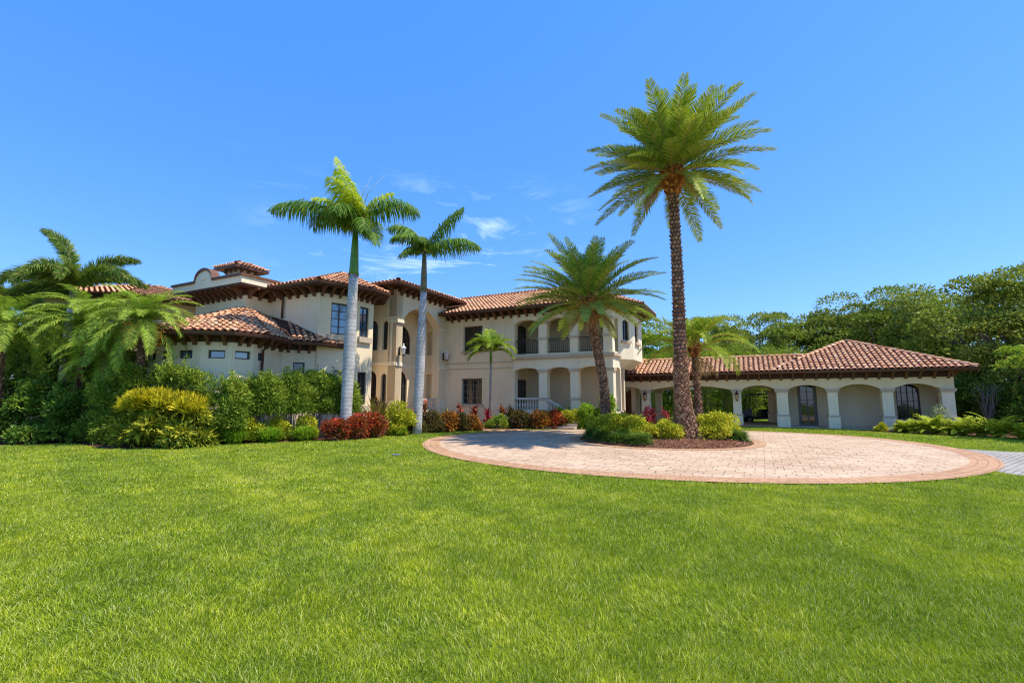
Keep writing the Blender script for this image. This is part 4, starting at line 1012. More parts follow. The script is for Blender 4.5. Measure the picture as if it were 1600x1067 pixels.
def trunk(t, pts, rs, mat, k=16, name='trunk', smooth=True):
    b = MB(); b.tube(pts, rs, k); return build(name, b, mat, t, smooth, world=False)
def path_at(pts, f):
    k = f * (len(pts) - 1); i = min(int(k), len(pts) - 2); g = k - i
    return Vector(pts[i]).lerp(Vector(pts[i + 1]), g)
def boots(t, pts, rs, rng, step=.085, per=11, size=.11, mat='boot', out_=.05, up=.5, f0=0, f1=1, name='leaf_boots'):
    """old leaf bases in a spiral up the trunk"""
    P = [Vector(p) for p in pts]; L = sum((P[i + 1] - P[i]).length for i in range(len(P) - 1)); n = int(L * (f1 - f0) / step); b = MB()
    for j in range(n):
        f = f0 + (f1 - f0) * j / n; c = path_at(pts, f); kk = f * (len(rs) - 1); i = min(int(kk), len(rs) - 2); r = rs[i] + (rs[i + 1] - rs[i]) * (kk - i)
        pr = max(6, int(per * r / .2))
        for q in range(pr):
            a = 2 * math.pi * (q + .5 * (j % 2)) / pr + rng.normal() * .05; s = size * rng.uniform(.75, 1.2); ca_, sa_ = math.cos(a), math.sin(a)
            er = Vector((ca_, sa_, 0)); et = Vector((-sa_, ca_, 0)); uz = Vector((0, 0, 1)); p = c + er * (r - .015) + uz * rng.normal() * .01
            o_ = out_ * rng.uniform(.6, 1.5)
            b.add([p - et * s * .55, p - uz * s * .45, p + et * s * .55, p + er * o_ * .6 + uz * s * up - et * s * .25, p + er * o_ * .6 + uz * s * up + et * s * .25, p + er * o_ + uz * s * up * .4],
                  [(0, 1, 5), (1, 2, 5), (0, 5, 3), (2, 4, 5), (3, 5, 4)])
    return build(name, b, M[mat], t, world=False)

# --- royal palm, big
def royal(name, label, loc, H_tr, H_cs, r0, r1, fr, dry=False, lean=(0, 0)):
    t = thing(name, label, 'palm', loc, 'royal palms in front of the entrance'); _seed[0] += 1; rng = np.random.default_rng(_seed[0])
    pts = [(lean[0] * f, lean[1] * f, H_tr * f - (.1 if f == 0 else 0)) for f in (0, .06, .15, .3, .45, .6, .75, .9, 1)]
    rs = [r0 * 1.12, r0 * 1.02, r0 * .98, r0, r0 * 1.04, r0 * 1.0, r0 * .92, r1 * 1.12, r1 * 1.1]
    trunk(t, pts, rs, M['royaltrunk'], 20)
    b = MB(); l = Vector((lean[0], lean[1], 0)); z = H_tr
    b.tube([l + Vector((0, 0, z - .02)), l + Vector((0, 0, z + .12)), l + Vector((0, 0, z + H_cs * .5)), l + Vector((0, 0, z + H_cs))], [r1 * 1.25, r1 * 1.12, r1 * .92, r1 * .6], 16)
    build('crownshaft', b, M['crownshaft_dry'] if dry else M['crownshaft'], t, True, world=False)
    b = MB()
    for q in range(26):
        a = rng.random() * 6.28; zz = z + rng.uniform(-.10, .05); c = l + Vector((math.cos(a) * r1 * 1.15, math.sin(a) * r1 * 1.15, zz)); e = Vector((-math.sin(a), math.cos(a), 0)) * .03
        b.add([c - e, c + e, c + Vector((math.cos(a) * .05, math.sin(a) * .05, -rng.uniform(.05, .16)))], [(0, 1, 2)])
    build('dry_sheath', b, M['boot'], t, world=False)
    for (az, e0, L, dr, leaf) in fr:
        add_frond(t, rng, l + Vector((0, 0, z + H_cs - .05)), L, e0, dr, int(L * 30), 1.12 * min(1, L / 3.2), .05, .035, az, ('rachis', leaf), hang=.75, vee=.25, plume=False, fwd=.35, bare=.08, power=1.25)
        if leaf == 'royal_leaf':
            add_frond(t, rng, l + Vector((0, 0, z + H_cs - .06)), L * .98, e0, dr, int(L * 17), 1.05 * min(1, L / 3.2), .05, .02, az + 1.5, ('rachis', leaf), hang=.95, vee=-.15, fwd=.25, bare=.1, power=1.25)
    for az in (18, 60):   # spear shoots
        b = MB(); b.tube([l + Vector((0, 0, z + H_cs)), l + Vector((math.cos(rad(az)) * .5, 0, z + H_cs + 1.7)), l + Vector((math.cos(rad(az)) * 1.25, .1, z + H_cs + 2.6))], [.03, .015, .004], 5)
        if not dry: build('spear', b, M['rachis'], t, True, world=False)
    return t
royal('royal_palm', 'tall pale-trunked royal palm with green crownshaft, left of the pair', (-6.92, 19.6, 0), 6.95, 1.95, .235, .175,
      [(183, 52, 4.1, 84, 'royal_leaf'), (160, 66, 3.0, 120, 'royal_leaf'), (12, 76, 3.5, 118, 'royal_leaf'), (-60, 40, 2.2, 125, 'royal_leaf'),
       (-95, 60, 2.6, 130, 'royal_leaf'), (80, 66, 2.8, 120, 'royal_leaf'), (-35, 10, 1.9, 90, 'royal_leaf'),
       (165, 84, 3.7, 24, 'royal_spear'), (20, 80, 2.6, 60, 'royal_spear'), (250, 80, 2.6, 75, 'royal_spear'), (-80, 76, 2.3, 95, 'royal_spear'), (-110, 84, 2.7, 50, 'royal_spear'), (200, 76, 2.4, 90, 'royal_spear')], lean=(.10, 0))
royal('royal_palm', 'smaller royal palm with a brownish shaft before the entrance arch, right of the pair', (-4.40, 21.9, 0), 6.75, 1.95, .215, .145,
      [(172, 80, 2.6, 100, 'royal_leaf'), (200, 74, 2.1, 130, 'royal_leaf'), (8, 66, 3.0, 30, 'royal_leaf'), (-8, 38, 2.9, 75, 'royal_leaf'), (160, 50, 1.4, 110, 'royal_leaf'),
       (-90, 65, 1.6, 130, 'royal_leaf'), (90, 60, 2.2, 100, 'royal_leaf'), (215, 20, 1.5, 90, 'royal_leaf'), (120, 75, 1.5, 60, 'royal_spear')], dry=True, lean=(.16, 0))

# --- date palms on the island
def date_palm(name, label, loc, pts, rs, nf, L, leaf, group, erange=(-25, 82), ll=.42, head=.9, headr=.34, droop=(35, 60), den=34, asym=None, gold=4, lw=.028):
    t = thing(name, label, 'palm', loc, group); _seed[0] += 1; rng = np.random.default_rng(_seed[0])
    trunk(t, pts, [r * .93 for r in rs], M['palmbark'], 14)
    boots(t, pts, rs, rng, .105, 10, .12, 'boot')
    top = Vector(pts[-1]); d = (Vector(pts[-1]) - Vector(pts[-2])).normalized()
    hp_ = [top - d * head * .95, top - d * head * .55, top - d * head * .2, top + d * .12]; hr = [rs[-1] * 1.02, headr * .95, headr, headr * .55]
    boots(t, hp_, hr, rng, .085, 12, .15, 'boot_gold', .12, .7, name='fresh_boots')
    for i in range(nf):
        f = (i + .5) / nf; az = i * 137.5 + rng.normal() * 6; e = erange[1] + (erange[0] - erange[1]) * f ** 1.15 + rng.normal() * 4
        Lf_ = L * (1 - .10 * abs(f - .5)) * rng.uniform(.88, 1.06) * (.62 + .5 * min(1, f * 2.5))
        if asym: Lf_ *= asym(az % 360, e)
        lf = 'date_gold' if i < gold else leaf
        add_frond(t, rng, top - d * (.30 * f) + Vector((math.cos(rad(az)) * .10, math.sin(rad(az)) * .10, 0)), Lf_, e, rng.uniform(*droop) * (.8 + .3 * (1 - f)), int(Lf_ * den), ll * rng.uniform(.9, 1.1), lw, .032, az,
                  ('rachis_gold', lf), hang=.22, vee=.42, fwd=.75, bare=.16, power=1.5, twist=rng.normal() * .12)
    for i in range(5):
        az = R.uniform(0, 360)
        add_frond(t, rng, top - d * .55 + Vector((math.cos(rad(az)) * .2, math.sin(rad(az)) * .2, 0)), L * .45, -25, 55, int(L * 12), ll * .8, .03, .03, az, ('rachis_gold', 'dry_leaf'), hang=.8, vee=.1, fwd=.9, bare=.2)
    return t
date_palm('date_palm', 'tallest date palm with a long slender trunk at the front of the round island', (6.45, 17.5, .15),
          [(.10, 0, -.25), (.06, 0, .25), (-.05, 0, .9), (-.10, .02, 1.8), (-.10, .02, 3.0), (-.08, .02, 5.0), (-.08, .03, 7.0), (-.10, .04, 9.1), (-.12, .05, 10.6)],
          [.62, .50, .32, .27, .245, .225, .20, .195, .20], 98, 3.1, 'date_leaf', 'date palms on the round island', erange=(-22, 86), ll=.52, head=1.15, headr=.40, droop=(20, 50), den=38, gold=22, lw=.042)
date_palm('date_palm', 'shorter leaning date palm with a full drooping crown at the back left of the island', (4.05, 20.6, .1),
          [(.05, 0, -.1), (.05, 0, .8), (.0, 0, 2.2), (-.22, 0, 3.5), (-.48, 0, 4.8), (-.62, 0, 6.0)],
          [.26, .22, .20, .20, .20, .22], 84, 3.1, 'date_leaf2', 'date palms on the round island', erange=(-16, 88), ll=.46, head=1.2, headr=.36, droop=(28, 52), den=38, gold=3, lw=.038)
date_palm('date_palm', 'thin-trunked date palm with arching yellow-green fronds just right of the tallest palm', (8.15, 20.6, .1),
          [(.05, 0, -.1), (.03, 0, .8), (.0, 0, 1.8), (-.04, 0, 2.8), (-.06, 0, 3.9)],
          [.19, .165, .15, .145, .15], 24, 2.5, 'small_leaf', 'date palms on the round island', erange=(8, 84), ll=.50, head=.5, headr=.19, droop=(75, 120), den=32, gold=2, lw=.04)

# --- young palm by the wing
def young_palm(label, loc, h, r, L, fr):
    t = thing('young_palm', label, 'palm', loc); _seed[0] += 1; rng = np.random.default_rng(_seed[0])
    trunk(t, [(0, 0, -.1), (0, 0, h * .5), (.02, 0, h)], [r * 1.3, r, r * .9], M['palebark'], 10)
    b = MB(); b.tube([(.02, 0, h - .02), (.02, 0, h + .3), (.02, 0, h + .62)], [r * 1.1, r * 1.25, r * .6], 10); build('crownshaft', b, M['crownshaft'], t, True, world=False)
    for az, e, l, dr in fr:
        add_frond(t, rng, (.02, 0, h + .55), l, e, dr, int(l * 30), .64, .06, .02, az, ('rachis', 'small_leaf'), hang=.35, vee=.55, fwd=.6, bare=.1)
    return t
young_palm('small slender palm with bright green crown in front of the cream wing wall', (-1.2, 25.9, 0), 3.6, .065, 1.6,
           [(185, 62, 1.6, 110), (170, 38, 1.6, 100), (205, 70, 1.5, 120), (110, 84, 1.4, 30), (12, 62, 1.4, 70), (-10, 45, 1.6, 110), (-40, 62, 1.4, 130), (-90, 66, 1.3, 130), (60, 72, 1.4, 60), (230, 52, 1.4, 130), (150, 74, 1.4, 60), (-15, 22, 1.4, 90), (190, 15, 1.4, 85)])

# --- pygmy date palms and foxtail palms, far left
def pygmy(label, loc, h, L, nf, lean=(0, 0), fruit=False):
    t = thing('pygmy_date_palm', label, 'palm', loc, 'pygmy date palms in the left bed'); _seed[0] += 1; rng = np.random.default_rng(_seed[0])
    pts = [(0, 0, -.1), (lean[0] * .4, lean[1] * .4, h * .5), (lean[0], lean[1], h)]; rs = [.14, .12, .13]
    trunk(t, pts, rs, M['palmbark'], 10); boots(t, pts, rs, rng, .10, 9, .09, 'boot')
    for i in range(nf):
        f = (i + .5) / nf; az = i * 137.5 + rng.normal() * 8; e = 82 - 95 * f + rng.normal() * 5; l = L * rng.uniform(.85, 1.1)
        add_frond(t, rng, (lean[0], lean[1], h), l, e, rng.uniform(80, 118), int(l * 32), .40, .030, .018, az, ('rachis', 'pygmy_leaf'), hang=.35, vee=.3, fwd=.6, bare=.10, power=1.1)
    if fruit:
        for a in (-75, -20):
            V, Q = leafquads(np.array([lean[0] + math.cos(rad(a)) * .85, lean[1] + math.sin(rad(a)) * .85, h - .55]) + rng.normal(size=(420, 3)) * np.array([.12, .12, .26]), rng.normal(size=(420, 3)), rng.normal(size=(420, 3)), np.full(420, .05), np.full(420, .04))
            npmesh('fruit_cluster', V, Q, M['fruit'], t)['kind'] = 'stuff'
    return t
pygmy('feathery pygmy date palm with orange fruit clusters nearest the rounded bay', (-14.0, 17.6, 0), 4.5, 2.15, 50, (-.1, 0), True)
pygmy('feathery pygmy date palm with leaning trunk left of the fruiting one', (-17.5, 18.6, 0), 4.7, 2.45, 46, (.55, 0))
pygmy('leftmost pygmy date palm, cut by the left picture edge', (-19.9, 18.2, 0), 4.3, 2.6, 46, (-.2, 0))
pygmy('small pygmy date palm low between the two feathery palms', (-16.1, 18.3, 0), 3.3, 2.1, 34, (.1, 0))
def foxtail(label, loc, h, fr, r=.17):
    t = thing('foxtail_palm', label, 'palm', loc, 'foxtail palms behind the left bed'); _seed[0] += 1; rng = np.random.default_rng(_seed[0])
    trunk(t, [(0, 0, -.1), (0, 0, h * .4), (0, 0, h)], [r * 1.3, r * 1.05, r * .8], M['royaltrunk'], 14)
    b = MB(); b.tube([(0, 0, h - .03), (0, 0, h + .4), (0, 0, h + .95)], [r * .95, r * .9, r * .5], 12); build('crownshaft', b, M['crownshaft_dry'], t, True, world=False)
    for az, e, l, dr in fr: add_frond(t, rng, (0, 0, h + .85), l, e, dr, int(l * 75), .50, .045, .03, az, ('rachis', 'foxtail_leaf'), hang=.30, plume=True, fwd=.8, bare=.06, power=1.2)
    return t
foxtail('foxtail palm with plume-like fronds rising highest at the far left', (-20.0, 20.8, 0), 5.75, [(172, 86, 3.8, 70), (5, 62, 3.3, 80), (-12, 40, 3.8, 85), (172, 28, 3.7, 70), (190, 12, 3.6, 60), (215, 50, 3.0, 120), (-60, 60, 2.6, 130), (-95, 65, 2.6, 130), (-120, 50, 2.4, 120), (90, 60, 3, 90), (40, 50, 3, 90), (140, 50, 3, 90)])
foxtail('foxtail palm at the left picture edge behind the pygmy palms', (-23.4, 21.2, 0), 5.0, [(10, 50, 3.2, 85), (-20, 35, 3.2, 90), (170, 60, 3, 90), (190, 35, 3, 80), (-70, 60, 2.6, 130), (80, 60, 3, 90), (30, 15, 3, 70), (230, 50, 2.6, 120), (130, 50, 3, 90)])

# --- shrubs
M['s_dark'] = mat_leaf('dark_green_leaves', G((.025, .075, .014), (.06, .15, .024), (.13, .23, .04)), .3, patch=G((.05, .12, .02), (.13, .24, .035), (.26, .36, .06)))
M['s_green'] = mat_leaf('mid_green_leaves', G((.05, .12, .015), (.12, .22, .03), (.23, .33, .06)), .3, patch=G((.10, .18, .02), (.22, .32, .035), (.36, .43, .09)))
M['s_bright'] = mat_leaf('bright_green_leaves', G((.08, .20, .012), (.16, .33, .02), (.28, .44, .05)), .35)
M['s_yellow'] = mat_leaf('yellow_green_leaves', G((.12, .18, .012), (.34, .38, .02), (.60, .56, .06)), .3, patch=G((.22, .27, .015), (.52, .50, .03), (.70, .62, .12)))
M['s_gold'] = mat_leaf('golden_croton_leaves', G((.20, .22, .01), (.44, .40, .015), (.58, .52, .04)), .3)
M['s_streak'] = mat_leaf('yellow_streaked_dark_leaves', G((.06, .11, .014), (.16, .22, .02), (.34, .36, .03), (.52, .44, .06)), .2)
M['s_red'] = mat_leaf('red_croton_leaves', G((.06, .02, .018), (.34, .035, .02), (.60, .07, .035), (.62, .20, .12)), .25, patch=G((.035, .022, .018), (.10, .03, .02), (.22, .06, .03)))
M['s_croton'] = mat_leaf('dark_mixed_croton_leaves', G((.03, .03, .018), (.12, .05, .025), (.40, .11, .03), (.46, .28, .05)), .25, patch=G((.07, .08, .02), (.42, .11, .02), (.66, .22, .03), (.52, .40, .07)))
M['s_plum'] = mat_leaf('plum_and_green_leaves', G((.03, .02, .02), (.075, .04, .035), (.13, .11, .04), (.22, .10, .06)), .25, patch=G((.04, .06, .02), (.10, .07, .03), (.22, .12, .04)))
M['s_pink'] = mat_leaf('pink_cordyline_leaves', G((.22, .015, .04), (.50, .025, .09), (.60, .10, .18)), .3)
M['s_rust'] = mat_leaf('maroon_cordyline_leaves', G((.08, .02, .02), (.26, .04, .04), (.42, .13, .11)), .25)
M['s_bronze'] = mat_leaf('bronze_green_leaves', G((.05, .07, .02), (.12, .12, .03), (.24, .15, .06)), .25)
M['s_grey'] = mat_leaf('silvery_leaves', G((.16, .22, .13), (.30, .36, .24), (.42, .47, .35)), .2)
M['s_lir'] = mat_leaf('liriope_blades', G((.03, .09, .02), (.07, .16, .03), (.15, .25, .06)), .25)
M['s_fern'] = mat_leaf('fern_leaves', G((.12, .20, .015), (.30, .40, .03), (.50, .55, .07)), .35)

shrub('dark_shrub', 'big dark green shrub filling the left corner of the bed', 'shrub', (-17.4, 17.9), 1.9, 1.2, 2.2, 's_dark', 6500, .15, .45, 'large shrubs of the left bed', 26, wild=20)
shrub('dark_shrub', 'broad dark shrub with reddish blooms at the very left edge', 'shrub', (-20.6, 17.9), 1.9, 1.2, 2.3, 's_dark', 5500, .15, .55, 'large shrubs of the left bed', 22)
shrub('dark_shrub', 'shaded dark shrub left of the yellow-topped croton', 'shrub', (-15.2, 18.2), 1.4, 1.1, 2.0, 's_dark', 5000, .13, .55, 'large shrubs of the left bed', 22)
shrub('oleander', 'tall loose green oleander left of the bay windows, behind the dark shrubs', 'shrub', (-14.2, 19.2), 1.7, 1.1, 2.9, 's_green', 6000, .13, .32, 'oleander hedge in front of the rounded bay', 22, up=.9)
straps('cordyline', 'small pinkish cordyline poking above the dark shrubs under the leaning pygmy palm', 'cordyline', (-16.9, 18.3), 34, .5, .07, 's_rust', 'cordylines around the house', (10, 85), 60, stalk=2.5)
# yellow-topped croton: dark streaked lower leaves and golden top
t = shrub('golden_croton', 'large dome-shaped croton with golden yellow top over dark streaked leaves', 'shrub', (-12.1, 16.3), 2.0, 1.05, 1.25, 's_streak', 5200, .24, .26, None, 22, up=-.6)
_r = np.random.default_rng(5)
c, r_ = clumps(_r, 34, 1.6, .9, .35, .16, .28, 1.22); c[:, 2] = 1.02 + .66 * (1 - (c[:, 0] / 1.85) ** 2) * _r.uniform(.75, 1.05, len(c)) - .12
V, Q = blob_leaves(_r, 4200, c, r_, .30, .17, 2.0, zmin=.75, flat=.9); npmesh('golden_top', V, Q, M['s_gold'], t)
for x, y, rx, h, lab in ((-12.5, 17.35, 1.3, 2.85, 'dense green oleander right behind the golden croton'), (-10.75, 17.45, 1.15, 2.5, 'green oleander under the narrow bay windows'), (-14.6, 17.5, 1.3, 2.9, 'green oleander between the fruiting palm and the golden croton')):
    shrub('oleander', lab, 'shrub', (x, y), rx * 1.1, .75, h, 's_green', 9000, .15, .26, 'oleander hedge in front of the rounded bay', 30, up=.8, wild=26)
for x, y, rx, h, lab in ((-9.75, 18.5, .85, 2.6, 'bare-legged green hedge shrub right of the bay corner'), (-9.0, 19.2, .9, 2.7, 'second bare-legged hedge shrub of the leggy row'), (-8.2, 19.8, .9, 2.75, 'third bare-legged hedge shrub of the leggy row'), (-7.4, 20.4, .7, 2.55, 'last bare-legged hedge shrub, touching the left royal palm trunk')):
    shrub('leggy_hedge', lab, 'shrub', (x, y), rx + .15, .6, h, 's_green', 9000, .13, .28, 'bare-legged hedge shrubs below the corner bay', 34, up=1.0, bare=.36, wild=24)
for x, y, lab in ((-10.2, 17.35, 'low green grassy mound next to the golden croton'), (-9.2, 17.95, 'low green grassy mound in the middle of the left bed edge'), (-8.15, 18.6, 'low green grassy mound touching the red croton')):
    straps('grass_mound', lab, 'groundcover plant', (x, y), 1100, .70, .022, 's_bright', 'grassy mounds along the lawn edge', (35, 88), 60, rings=9)
for x, y, lab in ((-10.0, 18.1, 'low yellow variegated shrub behind the first grassy mound'), (-9.3, 18.6, 'low yellow variegated shrub behind the middle mound'), (-8.4, 19.1, 'low yellow variegated shrub left of the red crotons')):
    shrub('variegated_shrub', lab, 'shrub', (x, y), .65, .5, .95, 's_yellow', 1800, .11, .42, 'low yellow variegated shrubs', 12)
for x, y, rx, h, lab in ((-7.0, 18.75, .62, .85, 'red croton at the foot of the left royal palm'), (-6.35, 19.3, .45, .95, 'dark red croton just right of the left royal palm'), (-5.85, 19.9, .55, 1.05, 'tall bright red croton right of the left royal palm')):
    shrub('red_croton', lab, 'croton', (x, y), rx, .5, h, 's_red', 2600, .13, .42, 'red crotons around the left royal palm', 14, up=.8)
straps('bronze_cordyline', 'upright bronze sword-leaved plant right of the left royal palm trunk', 'plant', (-6.05, 21.0), 60, 1.5, .10, 's_bronze', None, (50, 88), 25, stalk=.5)
straps('cordyline', 'maroon cordyline under the corner bay window', 'cordyline', (-6.35, 22.1), 60, .6, .08, 's_rust', 'cordylines around the house', (10, 85), 60, stalk=1.5)
shrub('yellow_shrub', 'rounded yellow-green croton between the two royal palms', 'shrub', (-5.15, 21.3), .85, .65, 1.45, 's_yellow', 2800, .17, .22, None, 16, up=1.0)
straps('grass_mound', 'bright green grassy tuft below the yellow-green croton', 'groundcover plant', (-4.95, 20.9), 420, .5, .02, 's_bright', 'grassy mounds along the lawn edge', (35, 88), 60, rings=4)
for x, y, rx, h, lab, m in ((-4.6, 22.2, .55, 1.0, 'dark plum croton left of the right royal palm base', 's_plum'), (-3.9, 22.6, .6, 1.0, 'dark plum croton at the foot of the right royal palm', 's_plum'), (-3.2, 23.2, .6, 1.05, 'plum and orange croton right of the right royal palm', 's_croton'),
                          (-2.55, 23.6, .5, .85, 'dark croton in the middle of the row before the wing window', 's_plum'), (-1.95, 23.9, .5, .8, 'orange and green croton at the end of the row beside the path', 's_croton')):
    shrub('mixed_croton', lab, 'croton', (x, y + .15), rx * 1.2, .55, h, m, 3200, .13, .36, 'mixed crotons before the entrance', 14, up=.8)
for x, y, st_, lab, m in ((-4.4, 23.6, 1.25, 'maroon cordyline left of the right royal palm', 's_rust'), (-4.9, 23.9, 1.0, 'bushy maroon cordyline in front of the entrance porch', 's_rust'), (-2.75, 25.0, 1.1, 'tall maroon cordyline at the right of the entrance arch', 's_rust'),
                        (-2.05, 25.6, 1.0, 'maroon cordyline under the lower wing window', 's_rust'), (-1.35, 26.0, .85, 'pink cordyline at the foot of the small slender palm', 's_pink'), (-.55, 26.2, 1.05, 'tall pink cordyline right of the small slender palm', 's_rust')):
    straps('cordyline', lab, 'cordyline', (x, y), 85, .55, .085, m, 'cordylines around the house', (5, 88), 60, stalk=st_)
straps('bronze_cordyline', 'spiky bronze-green plant left of the white balustrade', 'plant', (-.05, 26.6), 60, .95, .09, 's_bronze', None, (35, 88), 30, stalk=.5)
straps('bronze_cordyline', 'spiky bronze-green plant below the right porch lantern', 'plant', (-3.35, 24.4), 55, .95, .09, 's_bronze', None, (30, 80), 30, stalk=.5)
for x, y, rx, lab in ((-.75, 25.3, .75, 'low lime hedge left of the path end'), (-.1, 25.9, .7, 'low lime hedge under the white balustrade')):
    shrub('lime_hedge', lab, 'shrub', (x, y), rx, .5, .75, 's_green', 2000, .08, .5, 'low lime hedges by the path', 14)
for x, y, lab, m in ((.55, 25.4, 'croton with dark leaves left of the orange ones at the path', 's_plum'), (1.5, 25.35, 'reddish orange croton in the middle of the path-side row', 's_croton'), (2.5, 25.4, 'bright orange croton next to the yellow hedge', 's_red')):
    shrub('path_croton', lab, 'croton', (x, y), .72, .55, .98, m, 3400, .13, .36, 'crotons beside the circular drive', 14, up=.8)
for x, y, rx, lab in ((3.25, 25.3, .85, 'yellow hedge right of the orange crotons'), (5.0, 25.6, .85, 'yellow hedge below the bright green bush'), (2.6, 26.2, .85, 'yellow hedge behind the orange crotons')):
    shrub('yellow_hedge', lab, 'hedge', (x, y), rx, .5, 1.1, 's_yellow', 3000, .085, .5, 'clipped yellow hedges before the loggia', 16)
shrub('round_bush', 'small clipped round bush at the foot of the loggia steps', 'bush', (2.95, 26.3), .46, .46, 1.25, 's_bright', 2200, .05, .5, None, 16, rm=(.3, .42))
shrub('bright_bush', 'bright lime-green bush left of the leaning date palm', 'bush', (4.05, 25.2), .65, .6, 1.6, 's_bright', 2800, .13, .5, 'lime bushes by the loggia corner', 16)
shrub('bright_bush', 'bright lime-green bush between the date palm and the plank door', 'bush', (4.95, 25.0), .62, .6, 1.85, 's_bright', 3000, .13, .5, 'lime bushes by the loggia corner', 16)
# island planting
def isl(ang, r, z=.12): return (DC[0] + r * math.cos(rad(ang)), DC[1] + r * math.sin(rad(ang)), z)
for ang, r, rx, ry, h, n, lab, m in ((165, 2.2, .85, .8, .85, 4200, 'yellow-green clipped hedge at the left end of the island', 's_yellow'), (195, 1.9, .9, .8, .85, 4600, 'yellow-green hedge at the front left of the island', 's_yellow'),
                               (225, 1.75, .75, .65, .85, 4000, 'yellow-green hedge left of the tallest palm trunk', 's_yellow'), (262, 1.35, .50, .5, .78, 2600, 'yellow hedge touching the left side of the tallest palm trunk', 's_yellow'),
                               (140, 2.0, .95, .8, .85, 3000, 'green hedge at the back left of the island', 's_green'), (322, 1.95, .95, .8, .95, 5200, 'large yellow variegated hedge right of the tallest palm trunk', 's_yellow'),
                               (358, 2.1, .75, .8, .88, 3200, 'yellow hedge at the right end of the island', 's_yellow')):
    shrub('island_hedge', lab, 'hedge', isl(ang, r), rx * 1.15, ry * 1.1, h * 1.05, m, int(n * 1.2), .08, .5, 'clipped hedges on the round island', 22)
for ang, lab in ((182, 'grassy groundcover at the left tip of the island'), (200, 'grassy groundcover below the left hedge of the island'), (218, 'grassy groundcover at the front left curve of the island'), (236, 'short grassy groundcover ending at the mulch'), (336, 'grassy groundcover at the right tip of the island'), (350, 'grassy tuft behind the right tip of the island'), (168, 'grassy groundcover at the back of the left tip of the island')):
    straps('liriope', lab, 'groundcover plant', isl(ang, 2.66, .07), 1500, .55, .018, 's_lir', 'grassy groundcover around the island edge', (30, 88), 80, rings=9)
for x, y, st_, lab in ((5.55, 19.4, .95, 'hot pink cordyline left of the tallest palm trunk'), (6.2, 19.0, .9, 'pink cordyline right beside the tallest palm trunk'), (5.9, 19.8, .85, 'dark pink cordyline behind the island hedge')):
    straps('cordyline', lab, 'cordyline', (x, y, .15), 80, .5, .085, 's_pink', 'cordylines on the island', (5, 88), 60, stalk=st_)
for x, y, lab in ((4.9, 20.2, 'small rust cordyline near the leaning date palm'), (5.3, 20.5, 'small rust cordyline in the middle of the island')):
    straps('cordyline', lab, 'cordyline', (x, y, .15), 50, .4, .08, 's_rust', 'cordylines on the island', (5, 88), 60, stalk=.75)
# right bed
for s, b, L, n, lab in ((A(1418, 28.6), 28.6, .9, 34, 'green fern clump left of the bigger fern'), (A(1455, 28.2), 28.2, 1.25, 52, 'large bright fern clump in front of the last arcade window'), (A(1500, 27.6), 27.6, 1.1, 46, 'spreading fern clump at the corner of the pavilion'),
                        (A(1552, 27.0), 27.0, 1.35, 48, 'tall fern clump right of the pavilion'), (A(1592, 26.2), 26.2, 1.1, 40, 'fern clump at the right picture edge')):
    x, y = H(s, b); ferns('fern', lab, 'fern', (x, y), n, L, 's_fern', 'ferns in the right bed')
for px, b, rx, h, lab, m in ((1372, 29.1, .30, .45, 'small light green mound before the blank arch', 's_yellow'), (1402, 28.9, .38, .5, 'low variegated shrub left of the ferns', 's_yellow'), (1462, 29.4, .5, 1.35, 'silvery shrub under the arched pavilion window', 's_grey'),
                             (1525, 27.8, .5, .5, 'low reddish green shrub between the ferns', 's_green'), (1480, 27.9, .4, .4, 'low green shrub beside the large fern', 's_green')):
    x, y = H(A(px, b), b); shrub('bed_shrub', lab, 'shrub', (x, y), rx, rx, h, m, 900, .08, .45, 'low shrubs in the right bed', 10)

# --- trees
LB = 1.3; LT = (1.15, 1.06, .78)
M['t_oak'] = mat_leaf('oak_leaves', G((.05, .085, .016), (.13, .18, .03), (.27, .30, .06)), .3, patch=G((.08, .11, .02), (.20, .24, .04), (.36, .37, .10)), patch_scale=.35)
M['t_oak2'] = mat_leaf('light_oak_leaves', G((.07, .11, .018), (.19, .24, .035), (.34, .38, .08)), .3, patch=G((.05, .09, .016), (.13, .19, .03), (.26, .31, .06)), patch_scale=.35)
M['t_bamboo'] = mat_leaf('bamboo_leaves', G((.09, .16, .015), (.20, .28, .02), (.36, .40, .045)), .35, patch=G((.05, .11, .014), (.12, .21, .02), (.24, .32, .04)), patch_scale=.6)
M['t_under'] = mat_leaf('undergrowth_leaves', G((.03, .07, .012), (.08, .15, .025), (.19, .27, .045)), .3, patch=G((.05, .10, .016), (.13, .20, .03), (.28, .34, .06)), patch_scale=.8)
